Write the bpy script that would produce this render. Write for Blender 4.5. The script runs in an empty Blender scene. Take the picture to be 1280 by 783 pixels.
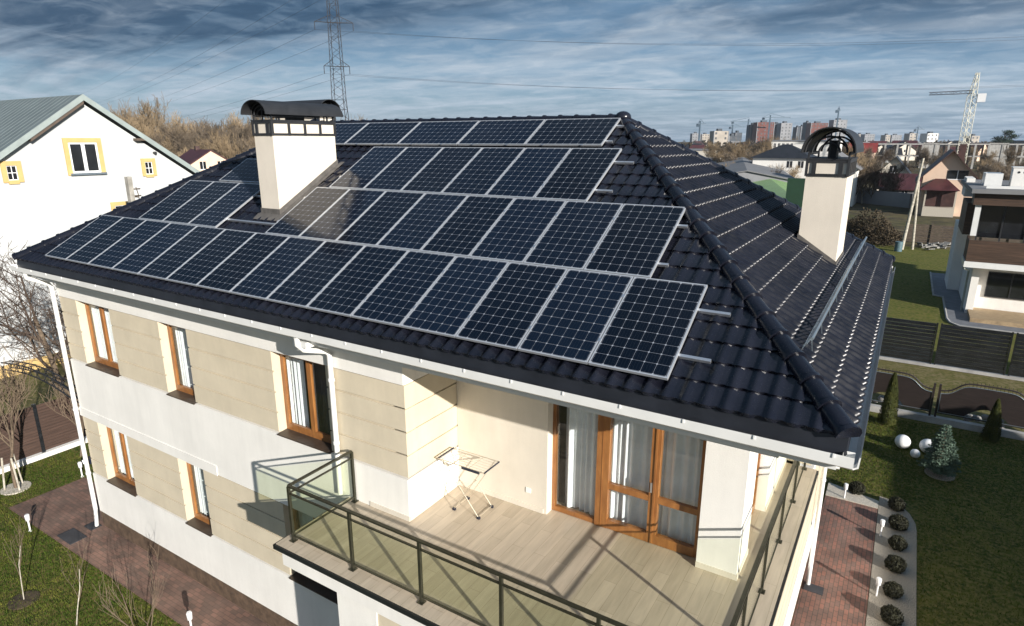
import bpy, bmesh, math, random
from mathutils import Vector, Matrix
R = math.radians
random.seed(7)
scn = bpy.context.scene
COL = scn.collection
GZ = 7.85                      # measured heights are relative to the lowest panel row; ground = -7.85
SL = 0.5224; CS, SN = math.cos(SL), math.sin(SL)

# ------------------------------------------------------------------ camera
CAM = Vector((2.0429, -6.67, 2.6276)); YAW, PITCH, FPX = 0.5571, 0.2676, 786.24
FWD = Vector((-math.sin(YAW)*math.cos(PITCH), math.cos(YAW)*math.cos(PITCH), -math.sin(PITCH)))
RGT = Vector((math.cos(YAW), math.sin(YAW), 0)); UPV = RGT.cross(FWD)
cam_d = bpy.data.cameras.new('camera'); cam = bpy.data.objects.new('camera', cam_d); COL.objects.link(cam)
cam.location = CAM + Vector((0, 0, GZ)); cam.rotation_euler = (math.pi/2 - PITCH, 0, YAW)
cam_d.sensor_width = 36; cam_d.lens = FPX/1280*36; cam_d.clip_end = 9000; cam_d.clip_start = .1
scn.camera = cam

def ray(px, py): return FWD + RGT*((px-640)/FPX) - UPV*((py-391.5)/FPX)
def gnd(px, py, z=-GZ):        # pixel of the photo -> point on the level z (survey helper)
    v = ray(px, py); return CAM + v*((z-CAM.z)/v.z)
def far(px, py, D):            # point at plan distance D along the view axis
    v = ray(px, py); h = Vector((-math.sin(YAW), math.cos(YAW), 0)); return CAM + v*(D/v.dot(h))

# ------------------------------------------------------------------ materials
MATS = {}
def mat(name, col, rough=.7, metal=0, var=.12, scale=6, bump=0, bscale=60, col2=None, spec=.5, coat=0, detail=5, stretch=None):
    if name in MATS: return MATS[name]
    m = bpy.data.materials.new(name); m.use_nodes = True; nt = m.node_tree; N = nt.nodes; L = nt.links
    b = N['Principled BSDF']; b.inputs['Roughness'].default_value = rough; b.inputs['Metallic'].default_value = metal
    b.inputs['Specular IOR Level'].default_value = spec
    if coat: b.inputs['Coat Weight'].default_value = coat; b.inputs['Coat Roughness'].default_value = .08
    tc = N.new('ShaderNodeTexCoord'); src = tc.outputs['Object']
    if stretch:
        mp = N.new('ShaderNodeMapping'); mp.inputs['Scale'].default_value = stretch; L.new(src, mp.inputs[0]); src = mp.outputs[0]
    nz = N.new('ShaderNodeTexNoise'); nz.inputs['Scale'].default_value = scale; nz.inputs['Detail'].default_value = detail
    nz.inputs['Roughness'].default_value = .62
    L.new(src, nz.inputs['Vector'])
    rp = N.new('ShaderNodeValToRGB'); rp.color_ramp.elements[0].position = .32; rp.color_ramp.elements[1].position = .68
    c2 = col2 or tuple(c*(1-var*1.6) for c in col)
    c1 = col if col2 else tuple(min(1, c*(1+var*.5)) for c in col)
    rp.color_ramp.elements[0].color = (*c2, 1); rp.color_ramp.elements[1].color = (*c1, 1)
    L.new(nz.outputs['Fac'], rp.inputs[0]); L.new(rp.outputs[0], b.inputs['Base Color'])
    if name in ('white', 'cream', 'beige', 'chimney_cream', 'white_far'):
        mp2 = N.new('ShaderNodeMapping'); mp2.inputs['Scale'].default_value = (2.6, 2.6, .32); L.new(tc.outputs['Object'], mp2.inputs[0])
        n3 = N.new('ShaderNodeTexNoise'); n3.inputs['Scale'].default_value = 1.6; n3.inputs['Detail'].default_value = 8; n3.inputs['Roughness'].default_value = .7; L.new(mp2.outputs[0], n3.inputs[0])
        r3 = N.new('ShaderNodeMapRange'); r3.inputs[1].default_value = .35; r3.inputs[2].default_value = .75; r3.inputs[3].default_value = 1.0; r3.inputs[4].default_value = .92; L.new(n3.outputs[0], r3.inputs[0])
        v3 = N.new('ShaderNodeVectorMath'); v3.operation = 'SCALE'; L.new(rp.outputs[0], v3.inputs[0]); L.new(r3.outputs[0], v3.inputs[3]); L.new(v3.outputs[0], b.inputs['Base Color'])
    if bump:
        n2 = N.new('ShaderNodeTexNoise'); n2.inputs['Scale'].default_value = bscale; n2.inputs['Detail'].default_value = 4
        L.new(src, n2.inputs['Vector']); bp = N.new('ShaderNodeBump'); bp.inputs['Strength'].default_value = bump
        bp.inputs['Distance'].default_value = .02; L.new(n2.outputs['Fac'], bp.inputs['Height']); L.new(bp.outputs[0], b.inputs['Normal'])
    MATS[name] = m; return m

def nodes(name):
    m = bpy.data.materials.new(name); m.use_nodes = True; MATS[name] = m
    return m, m.node_tree.nodes, m.node_tree.links, m.node_tree.nodes['Principled BSDF']

mat('white', (.84, .82, .775), .85, var=.05, scale=.9, bump=.25, bscale=90)
mat('white_trim', (.78, .78, .76), .35, var=.04, scale=3)
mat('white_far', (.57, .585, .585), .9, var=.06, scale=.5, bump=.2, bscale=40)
mat('beige', (.65, .57, .43), .85, var=.06, scale=1.4, bump=.3, bscale=90)
mat('cream', (.72, .66, .56), .85, var=.05, scale=1.2, bump=.25, bscale=90)
mat('chimney_cream', (.74, .67, .57), .85, var=.06, scale=1.5, bump=.25, bscale=80)
mat('plinth', (.13, .085, .055), .8, var=.3, scale=5, bump=.4, bscale=25)
mat('dark_steel', (.030, .031, .034), .48, metal=.1, var=.2, scale=4)
mat('apron', (.016, .018, .024), .42, var=.25, scale=3)
mat('lead', (.13, .12, .11), .6, var=.25, scale=8, bump=.3, bscale=12)
mat('alu', (.72, .73, .75), .32, metal=.85, var=.05, scale=5)
mat('alu_frame', (.66, .68, .71), .35, metal=.55, var=.04, scale=5)
mat('galv', (.40, .47, .52), .35, metal=.8, var=.1, scale=8)
mat('wood', (.36, .155, .045), .42, var=.3, scale=9, stretch=(1, 1, .25), coat=.25, col2=(.22, .085, .025))
mat('sill_brown', (.055, .04, .03), .4, var=.2, scale=5)
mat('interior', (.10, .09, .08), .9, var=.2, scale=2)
mat('curtain', (.86, .87, .88), .9, var=.08, scale=3)
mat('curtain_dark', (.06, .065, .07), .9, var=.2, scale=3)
mat('rail_bronze', (.085, .085, .062), .32, metal=.7, var=.15, scale=9)
mat('drip', (.012, .015, .018), .4, var=.2, scale=4)
mat('rack_metal', (.62, .56, .45), .35, metal=.6, var=.05, scale=9)
mat('plastic_dark', (.02, .025, .045), .4, var=.2, scale=9)
mat('lamp_white', (.85, .85, .85), .35, var=.03, scale=4)
mat('concrete', (.42, .41, .39), .85, var=.2, scale=1.5, bump=.3, bscale=30)
mat('concrete_pole', (.36, .34, .30), .9, var=.25, scale=3, bump=.3, bscale=20)
mat('fence_brown', (.030, .022, .020), .45, var=.25, scale=4, stretch=(.6, .6, 4))
mat('fence_dark', (.020, .022, .025), .22, var=.35, scale=1.2, stretch=(1, 1, 5), spec=.7)
mat('fence_left', (.075, .045, .034), .55, var=.25, scale=3, stretch=(1, .4, 6))
mat('bark', (.17, .125, .085), .9, var=.35, scale=12)
mat('twig', (.17, .125, .085), .9, var=.3, scale=1.2)
mat('twig_dark', (.085, .06, .045), .9, var=.3, scale=1.2)
mat('twig_warm', (.28, .205, .12), .9, var=.35, scale=.35)
mat('twig_grey', (.15, .115, .08), .9, var=.35, scale=.5)
mat('birch', (.5, .46, .38), .9, var=.3, scale=6)
mat('thuja', (.10, .105, .018), .8, var=.5, scale=2.5, col2=(.03, .045, .008))
mat('spruce', (.13, .19, .14), .75, var=.4, scale=5, col2=(.05, .09, .06))
mat('box_dark', (.035, .035, .016), .85, var=.5, scale=9)
mat('bush_brown', (.075, .055, .03), .9, var=.5, scale=6)
mat('pine', (.02, .045, .02), .85, var=.4, scale=2)
mat('roof_sage', (.20, .235, .235), .4, metal=.25, var=.1, scale=1.5)
mat('roof_fascia', (.31, .36, .35), .5, var=.1, scale=2)
mat('under_brown', (.12, .09, .07), .8, var=.2, scale=3)
mat('yellow', (.60, .42, .17), .8, var=.08, scale=2)
mat('glass_dark', (.018, .02, .024), .06, var=.3, scale=1.5, spec=.8)
mat('tarmac', (.05, .05, .055), .85, var=.2, scale=2, bump=.3, bscale=40)
mat('pave_grey', (.17, .18, .20), .8, var=.15, scale=2)
mat('clad_wood', (.085, .048, .03), .6, var=.4, scale=3, stretch=(.3, .3, 8))
mat('deck', (.40, .29, .17), .7, var=.25, scale=3, stretch=(1, 6, 1))
mat('peach', (.74, .55, .42), .85, var=.06, scale=1)
mat('roof_brown', (.07, .032, .028), .6, var=.3, scale=1.5)
mat('roof_maroon', (.085, .026, .028), .5, var=.3, scale=.8)
mat('roof_red', (.27, .04, .035), .6, var=.25, scale=.8)
mat('roof_grey', (.20, .20, .205), .7, var=.15, scale=.5)
mat('roof_black', (.02, .022, .028), .55, var=.3, scale=.8)
mat('roof_green', (.20, .31, .15), .4, metal=.1, var=.15, scale=.8)
mat('wall_darkgreen', (.018, .055, .028), .6, var=.2, scale=.6)
mat('stone', (.32, .31, .29), .9, var=.4, scale=9, bump=.5, bscale=30)
mat('gravel', (.42, .37, .30), .95, var=.45, scale=40, bump=.6, bscale=70)
mat('sand', (.55, .50, .42), .95, var=.2, scale=20, bump=.4, bscale=60)
mat('pylon', (.055, .055, .06), .6, metal=.4, var=.25, scale=2)
mat('crane_cream', (.74, .72, .60), .5, var=.1, scale=2)
mat('crane_blue', (.09, .14, .19), .6, var=.1, scale=2)
mat('cable', (.03, .035, .045), .6, var=.1)
mat('tower_window', (.05, .055, .065), .4, var=.2)
mat('tower_red', (.15, .05, .038), .8, var=.25, scale=.12)
mat('tower_grey', (.28, .285, .30), .8, var=.2, scale=.1)
mat('tower_dark', (.075, .09, .11), .8, var=.25, scale=.1)
mat('tower_cream', (.45, .40, .34), .8, var=.2, scale=.1)
mat('weather_wood', (.13, .10, .075), .9, var=.4, scale=4, stretch=(1, 1, 8))
mat('socket', (.85, .84, .8), .4, var=.02)
mat('barrel_blue', (.10, .17, .20), .5, var=.2)

def roof_mat(nm='tile', r0=.20, r1=.34):
    m, N, L, b = nodes(nm); b.inputs['Specular IOR Level'].default_value = .42; b.inputs['Coat Weight'].default_value = .12; b.inputs['Coat Roughness'].default_value = .15
    tc = N.new('ShaderNodeTexCoord'); n = N.new('ShaderNodeTexNoise'); n.inputs['Scale'].default_value = 1.4; n.inputs['Detail'].default_value = 6
    L.new(tc.outputs['Object'], n.inputs[0]); r = N.new('ShaderNodeValToRGB')
    r.color_ramp.elements[0].position = .3; r.color_ramp.elements[0].color = (.005, .006, .011, 1)
    r.color_ramp.elements[1].position = .7; r.color_ramp.elements[1].color = (.013, .014, .022, 1)
    L.new(n.outputs[0], r.inputs[0]); L.new(r.outputs[0], b.inputs['Base Color'])
    n2 = N.new('ShaderNodeTexNoise'); n2.inputs['Scale'].default_value = 9; n2.inputs['Detail'].default_value = 5; L.new(tc.outputs['Object'], n2.inputs[0])
    mr = N.new('ShaderNodeMapRange'); mr.inputs[1].default_value = .3; mr.inputs[2].default_value = .7; mr.inputs[3].default_value = r0; mr.inputs[4].default_value = r1
    L.new(n2.outputs[0], mr.inputs[0]); L.new(mr.outputs[0], b.inputs['Roughness'])
roof_mat(); roof_mat('tile_side', .27, .55)

def math_node(N, L, op, a, b=None, c=None):
    n = N.new('ShaderNodeMath'); n.operation = op
    for i, v in enumerate((a, b, c)):
        if v is None: continue
        if isinstance(v, (int, float)): n.inputs[i].default_value = v
        else: L.new(v, n.inputs[i])
    return n.outputs[0]

PW, PH = 0.998, 1.65
def cell_mat():
    m, N, L, b = nodes('solar_cells')
    tc = N.new('ShaderNodeTexCoord'); sp = N.new('ShaderNodeSeparateXYZ'); L.new(tc.outputs['Object'], sp.inputs[0])
    mg = .028; cx = (PW-2*mg)/6; cy = (PH-2*mg)/10
    def dist(out, c):      # distance to the nearest cell boundary, in metres
        u = math_node(N, L, 'DIVIDE', math_node(N, L, 'SUBTRACT', out, mg), c)
        f = math_node(N, L, 'FRACT', math_node(N, L, 'ADD', u, 10.0))
        return math_node(N, L, 'MULTIPLY', math_node(N, L, 'MINIMUM', f, math_node(N, L, 'SUBTRACT', 1.0, f)), c)
    dx = dist(sp.outputs[0], cx); dy = dist(sp.outputs[1], cy)
    line = math_node(N, L, 'LESS_THAN', math_node(N, L, 'MINIMUM', dx, dy), .0018)
    dia = math_node(N, L, 'LESS_THAN', math_node(N, L, 'ADD', dx, dy), .015)
    # busbars
    u = math_node(N, L, 'FRACT', math_node(N, L, 'ADD', math_node(N, L, 'DIVIDE', math_node(N, L, 'SUBTRACT', sp.outputs[0], mg), cx/4), 10.5))
    bus = math_node(N, L, 'MULTIPLY', math_node(N, L, 'LESS_THAN', math_node(N, L, 'MINIMUM', u, math_node(N, L, 'SUBTRACT', 1.0, u)), .03), .05)
    fac = math_node(N, L, 'MAXIMUM', math_node(N, L, 'MAXIMUM', math_node(N, L, 'MULTIPLY', line, .75), dia), bus)
    n = N.new('ShaderNodeTexNoise'); n.inputs['Scale'].default_value = 2.2; L.new(tc.outputs['Object'], n.inputs[0])
    rp = N.new('ShaderNodeValToRGB'); rp.color_ramp.elements[0].color = (.0025, .0055, .0125, 1); rp.color_ramp.elements[1].color = (.005, .011, .024, 1)
    L.new(n.outputs[0], rp.inputs[0])
    oi = N.new('ShaderNodeObjectInfo'); sc_ = N.new('ShaderNodeVectorMath'); sc_.operation = 'SCALE'; L.new(rp.outputs[0], sc_.inputs[0]); L.new(math_node(N, L, 'ADD', .55, math_node(N, L, 'MULTIPLY', oi.outputs['Random'], .8)), sc_.inputs[3])
    dn = N.new('ShaderNodeTexNoise'); dn.inputs['Scale'].default_value = 1.6; dn.inputs['Detail'].default_value = 7; L.new(tc.outputs['Object'], dn.inputs[0]); L.new(math_node(N, L, 'ADD', .05, math_node(N, L, 'MULTIPLY', dn.outputs[0], .14)), b.inputs['Roughness'])
    mx = N.new('ShaderNodeMix'); mx.data_type = 'RGBA'; L.new(fac, mx.inputs[0]); L.new(sc_.outputs[0], mx.inputs[6]); mx.inputs[7].default_value = (.30, .32, .36, 1)
    L.new(mx.outputs[2], b.inputs['Base Color']); b.inputs['Specular IOR Level'].default_value = .24
cell_mat()

def thin_glass(name, tint, refl=.06, rough=.02):
    m = bpy.data.materials.new(name); m.use_nodes = True; nt = m.node_tree; N = nt.nodes; L = nt.links; N.clear()
    o = N.new('ShaderNodeOutputMaterial'); t = N.new('ShaderNodeBsdfTransparent'); t.inputs[0].default_value = (*tint, 1)
    g = N.new('ShaderNodeBsdfGlossy'); g.inputs['Roughness'].default_value = rough; g.inputs[0].default_value = (1, 1, 1, 1)
    ge = N.new('ShaderNodeNewGeometry'); dt = N.new('ShaderNodeVectorMath'); dt.operation = 'DOT_PRODUCT'; L.new(ge.outputs['Incoming'], dt.inputs[0]); L.new(ge.outputs['Normal'], dt.inputs[1])
    c5 = math_node(N, L, 'POWER', math_node(N, L, 'SUBTRACT', 1.0, math_node(N, L, 'ABSOLUTE', dt.outputs['Value'])), 5.0)
    fr_ = math_node(N, L, 'ADD', math_node(N, L, 'MULTIPLY', c5, .85), refl)
    mx = N.new('ShaderNodeMixShader'); L.new(fr_, mx.inputs[0]); L.new(t.outputs[0], mx.inputs[1]); L.new(g.outputs[0], mx.inputs[2]); L.new(mx.outputs[0], o.inputs[0])
    MATS[name] = m
thin_glass('rail_glass', (.945, .965, .90), .03)
thin_glass('window_glass', (.96, .98, .98), .05)

def brick_mat(name, c1, c2, mortar, w, h, msize, bump=.3, rot=0, rough=.85, big=None, off=.5):
    m, N, L, b = nodes(name); b.inputs['Roughness'].default_value = rough
    tc = N.new('ShaderNodeTexCoord'); mp = N.new('ShaderNodeMapping'); mp.inputs['Rotation'].default_value = (0, 0, rot); L.new(tc.outputs['Object'], mp.inputs[0])
    br = N.new('ShaderNodeTexBrick'); br.inputs['Scale'].default_value = 1; br.inputs['Brick Width'].default_value = w; br.inputs['Row Height'].default_value = h
    br.inputs['Mortar Size'].default_value = msize; br.inputs['Color1'].default_value = (*c1, 1); br.inputs['Color2'].default_value = (*c2, 1); br.inputs['Mortar'].default_value = (*mortar, 1)
    br.offset = off; br.inputs['Bias'].default_value = 0
    L.new(mp.outputs[0], br.inputs[0])
    n = N.new('ShaderNodeTexNoise'); n.inputs['Scale'].default_value = big or 1.3; n.inputs['Detail'].default_value = 8; L.new(tc.outputs['Object'], n.inputs[0])
    mr = N.new('ShaderNodeMapRange'); mr.inputs[1].default_value = .3; mr.inputs[2].default_value = .7; mr.inputs[3].default_value = .62; mr.inputs[4].default_value = 1.2; L.new(n.outputs[0], mr.inputs[0])
    mx = N.new('ShaderNodeVectorMath'); mx.operation = 'SCALE'; L.new(br.outputs[0], mx.inputs[0]); L.new(mr.outputs[0], mx.inputs[3]); L.new(mx.outputs[0], b.inputs['Base Color'])
    bp = N.new('ShaderNodeBump'); bp.inputs['Strength'].default_value = bump; bp.inputs['Distance'].default_value = .01; bp.invert = True
    L.new(br.outputs['Fac'], bp.inputs['Height']); L.new(bp.outputs[0], b.inputs['Normal'])
brick_mat('pavers_brown', (.27, .155, .115), (.165, .11, .085), (.12, .085, .065), .2, .1, .006)
brick_mat('pavers_red', (.30, .14, .10), (.19, .12, .095), (.11, .085, .065), .2, .1, .008, rot=R(90))
brick_mat('terrace_plank', (.52, .44, .34), (.44, .37, .28), (.33, .27, .20), 1.2, .20, .003, rot=R(90), rough=.42, bump=.1, big=3)
m_ = MATS['terrace_plank']; nn_ = [n for n in m_.node_tree.nodes if n.type == 'TEX_NOISE'][0]; mq = m_.node_tree.nodes.new('ShaderNodeMapping'); mq.inputs['Scale'].default_value = (5, .6, 1); m_.node_tree.links.new([n for n in m_.node_tree.nodes if n.type == 'TEX_COORD'][0].outputs['Object'], mq.inputs[0]); m_.node_tree.links.new(mq.outputs[0], nn_.inputs[0]); mr_ = [n for n in m_.node_tree.nodes if n.type == 'MAP_RANGE'][0]; mr_.inputs[3].default_value = .86; mr_.inputs[4].default_value = 1.08

def ground_mat(name, cols, scales, bump=.5, bscale=50):
    m, N, L, b = nodes(name); b.inputs['Roughness'].default_value = .95; b.inputs['Specular IOR Level'].default_value = .15
    tc = N.new('ShaderNodeTexCoord')
    cur = None
    for i, (c, s) in enumerate(zip(cols[1:], scales)):
        n = N.new('ShaderNodeTexNoise'); n.inputs['Scale'].default_value = s; n.inputs['Detail'].default_value = 7; n.inputs['Roughness'].default_value = .65; L.new(tc.outputs['Object'], n.inputs[0])
        mr = N.new('ShaderNodeMapRange'); mr.inputs[1].default_value = .42; mr.inputs[2].default_value = .60; L.new(n.outputs[0], mr.inputs[0])
        mx = N.new('ShaderNodeMix'); mx.data_type = 'RGBA'; L.new(mr.outputs[0], mx.inputs[0])
        if cur is None: mx.inputs[6].default_value = (*cols[0], 1)
        else: L.new(cur, mx.inputs[6])
        mx.inputs[7].default_value = (*c, 1); cur = mx.outputs[2]
    L.new(cur, b.inputs['Base Color'])
    n2 = N.new('ShaderNodeTexNoise'); n2.inputs['Scale'].default_value = bscale; n2.inputs['Detail'].default_value = 5; L.new(tc.outputs['Object'], n2.inputs[0])
    bp = N.new('ShaderNodeBump'); bp.inputs['Strength'].default_value = bump; bp.inputs['Distance'].default_value = .05; L.new(n2.outputs[0], bp.inputs['Height']); L.new(bp.outputs[0], b.inputs['Normal'])
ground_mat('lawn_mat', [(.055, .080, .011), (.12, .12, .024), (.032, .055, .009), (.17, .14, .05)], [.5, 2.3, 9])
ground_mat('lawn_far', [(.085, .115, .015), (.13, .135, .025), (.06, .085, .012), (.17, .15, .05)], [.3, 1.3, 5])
ground_mat('ground_mat', [(.15, .115, .065), (.21, .17, .09), (.085, .085, .035), (.06, .05, .035)], [.02, .07, .4], bscale=3)
ground_mat('verge_mat', [(.16, .14, .055), (.22, .18, .10), (.10, .10, .03)], [1.2, 5], bscale=20)
ground_mat('blade_mat', [(.062, .095, .012), (.13, .135, .026), (.040, .068, .010)], [.6, 4], bump=0)

# ------------------------------------------------------------------ mesh builder
class MB:
    def __init__(s): s.v = []; s.f = []; s.sm = []
    def add(s, vs, fs, smooth=False):
        o = len(s.v); s.v += [tuple(v) for v in vs]; s.f += [tuple(i+o for i in f) for f in fs]; s.sm += [smooth]*len(fs); return s
    def box(s, x0, y0, z0, x1, y1, z1):
        x0, x1 = min(x0, x1), max(x0, x1); y0, y1 = min(y0, y1), max(y0, y1); z0, z1 = min(z0, z1), max(z0, z1)
        return s.add([(x0, y0, z0), (x1, y0, z0), (x1, y1, z0), (x0, y1, z0), (x0, y0, z1), (x1, y0, z1), (x1, y1, z1), (x0, y1, z1)],
              [(0, 3, 2, 1), (4, 5, 6, 7), (0, 1, 5, 4), (1, 2, 6, 5), (2, 3, 7, 6), (3, 0, 4, 7)])
    def bar(s, p, q, w, h, up=(0, 0, 1)):       # box section beam
        p, q = Vector(p), Vector(q); d = (q-p).normalized(); up = Vector(up)
        if abs(d.dot(up)) > .98: up = Vector((0, 1, 0))
        a = d.cross(up).normalized()*w/2; b = a.cross(d).normalized()*h/2
        vs = [p-a-b, p+a-b, p+a+b, p-a+b, q-a-b, q+a-b, q+a+b, q-a+b]
        return s.add(vs, [(0, 1, 2, 3), (7, 6, 5, 4), (0, 4, 5, 1), (1, 5, 6, 2), (2, 6, 7, 3), (3, 7, 4, 0)])
    def tube(s, pts, r, n=8, r2=None, cap=True, smooth=True):
        pts = [Vector(p) for p in pts]; k = len(pts); rs = r if isinstance(r, list) else [r + ((r2 if r2 is not None else r)-r)*i/(k-1) for i in range(k)]
        vs = []; ref = None
        for i, p in enumerate(pts):
            d = (pts[min(i+1, k-1)]-pts[max(i-1, 0)]).normalized()
            if ref is None: ref = d.orthogonal().normalized()
            a = (ref - d*ref.dot(d))
            a = a.normalized() if a.length > 1e-5 else d.orthogonal().normalized(); ref = a; b = d.cross(a)
            for j in range(n):
                t = 2*math.pi*j/n; vs.append(p+(a*math.cos(t)+b*math.sin(t))*rs[i])
        fs = [(i*n+j, i*n+(j+1) % n, (i+1)*n+(j+1) % n, (i+1)*n+j) for i in range(k-1) for j in range(n)]
        s.add(vs, fs, smooth)
        if cap: s.add([vs[j] for j in range(n)], [tuple(reversed(range(n)))]); s.add(vs[-n:], [tuple(range(n))])
        return s
    def prism(s, poly, d):                      # polygon extruded along vector d
        n = len(poly); poly = [Vector(p) for p in poly]; d = Vector(d)
        return s.add(poly+[p+d for p in poly], [tuple(reversed(range(n))), tuple(range(n, 2*n))]+[(i, (i+1) % n, n+(i+1) % n, n+i) for i in range(n)])
    def sphere(s, c, r, n=16, m=10, sz=1):
        c = Vector(c); vs = [c+Vector((0, 0, r*sz))]
        for i in range(1, m):
            t = math.pi*i/m
            for j in range(n):
                a = 2*math.pi*j/n; vs.append(c+Vector((r*math.sin(t)*math.cos(a), r*math.sin(t)*math.sin(a), r*sz*math.cos(t))))
        vs.append(c-Vector((0, 0, r*sz))); fs = [(0, 1+j, 1+(j+1) % n) for j in range(n)]
        for i in range(m-2):
            for j in range(n): fs.append((1+i*n+j, 1+(i+1)*n+j, 1+(i+1)*n+(j+1) % n, 1+i*n+(j+1) % n))
        e = len(vs)-1; fs += [(e, 1+(m-2)*n+(j+1) % n, 1+(m-2)*n+j) for j in range(n)]
        return s.add(vs, fs, True)
    def build(s, name, m, parent=None, local=False, kind=None, bevel=0, label=None):
        me = bpy.data.meshes.new(name); off = Vector((0, 0, 0))
        if not local:
            off = Vector((0, 0, GZ))
            q = parent
            while q is not None: off -= Vector(q.location); q = q.parent
        if parent is None and not local and kind is None and s.v:
            xs = [v[0] for v in s.v]; ys = [v[1] for v in s.v]; zs = [v[2] for v in s.v]
            org = Vector(((min(xs)+max(xs))/2, (min(ys)+max(ys))/2, min(zs)+GZ))
        else: org = Vector((0, 0, 0))
        me.from_pydata([Vector(v)+off-org for v in s.v], [], s.f); me.update()
        me.polygons.foreach_set('use_smooth', s.sm)
        me.materials.append(MATS[m] if isinstance(m, str) else m)
        o = bpy.data.objects.new(name, me); COL.objects.link(o); o.location = org
        if parent: o.parent = parent
        if kind: o['kind'] = kind
        if label: o['label'] = label
        if bevel:
            b = o.modifiers.new('b', 'BEVEL'); b.width = bevel; b.segments = 2; b.limit_method = 'ANGLE'
        return o

def tag(o, label, cat, group=None, kind=None):
    o['label'] = label; o['category'] = cat
    if group: o['group'] = group
    if kind: o['kind'] = kind
    return o
def thing(name, label, cat, loc=(0, 0, 0), group=None, rel=True):
    o = bpy.data.objects.new(name, None); COL.objects.link(o); o.empty_display_size = .3
    o.location = Vector(loc)+(Vector((0, 0, GZ)) if rel else Vector((0, 0, 0)))
    return tag(o, label, cat, group)
def copy_tree(o, parent=None, loc=None, rz=None, sc=None, label=None, group=None):
    c = o.copy(); COL.objects.link(c)
    if parent: c.parent = parent
    if loc is not None: c.location = Vector(loc)+Vector((0, 0, GZ))
    if rz is not None: c.rotation_euler = (c.rotation_euler[0], c.rotation_euler[1], rz)
    if sc is not None: c.scale = sc if hasattr(sc, '__len__') else (sc, sc, sc)
    if label: c['label'] = label
    if group: c['group'] = group
    for ch in [x for x in bpy.data.objects if x.parent == o]: copy_tree(ch, c)
    return c
ORD = ['first', 'second', 'third', 'fourth', 'fifth', 'sixth', 'seventh', 'eighth', 'ninth', 'tenth', 'eleventh', 'twelfth', 'thirteenth', 'fourteenth', 'fifteenth', 'sixteenth']

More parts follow.
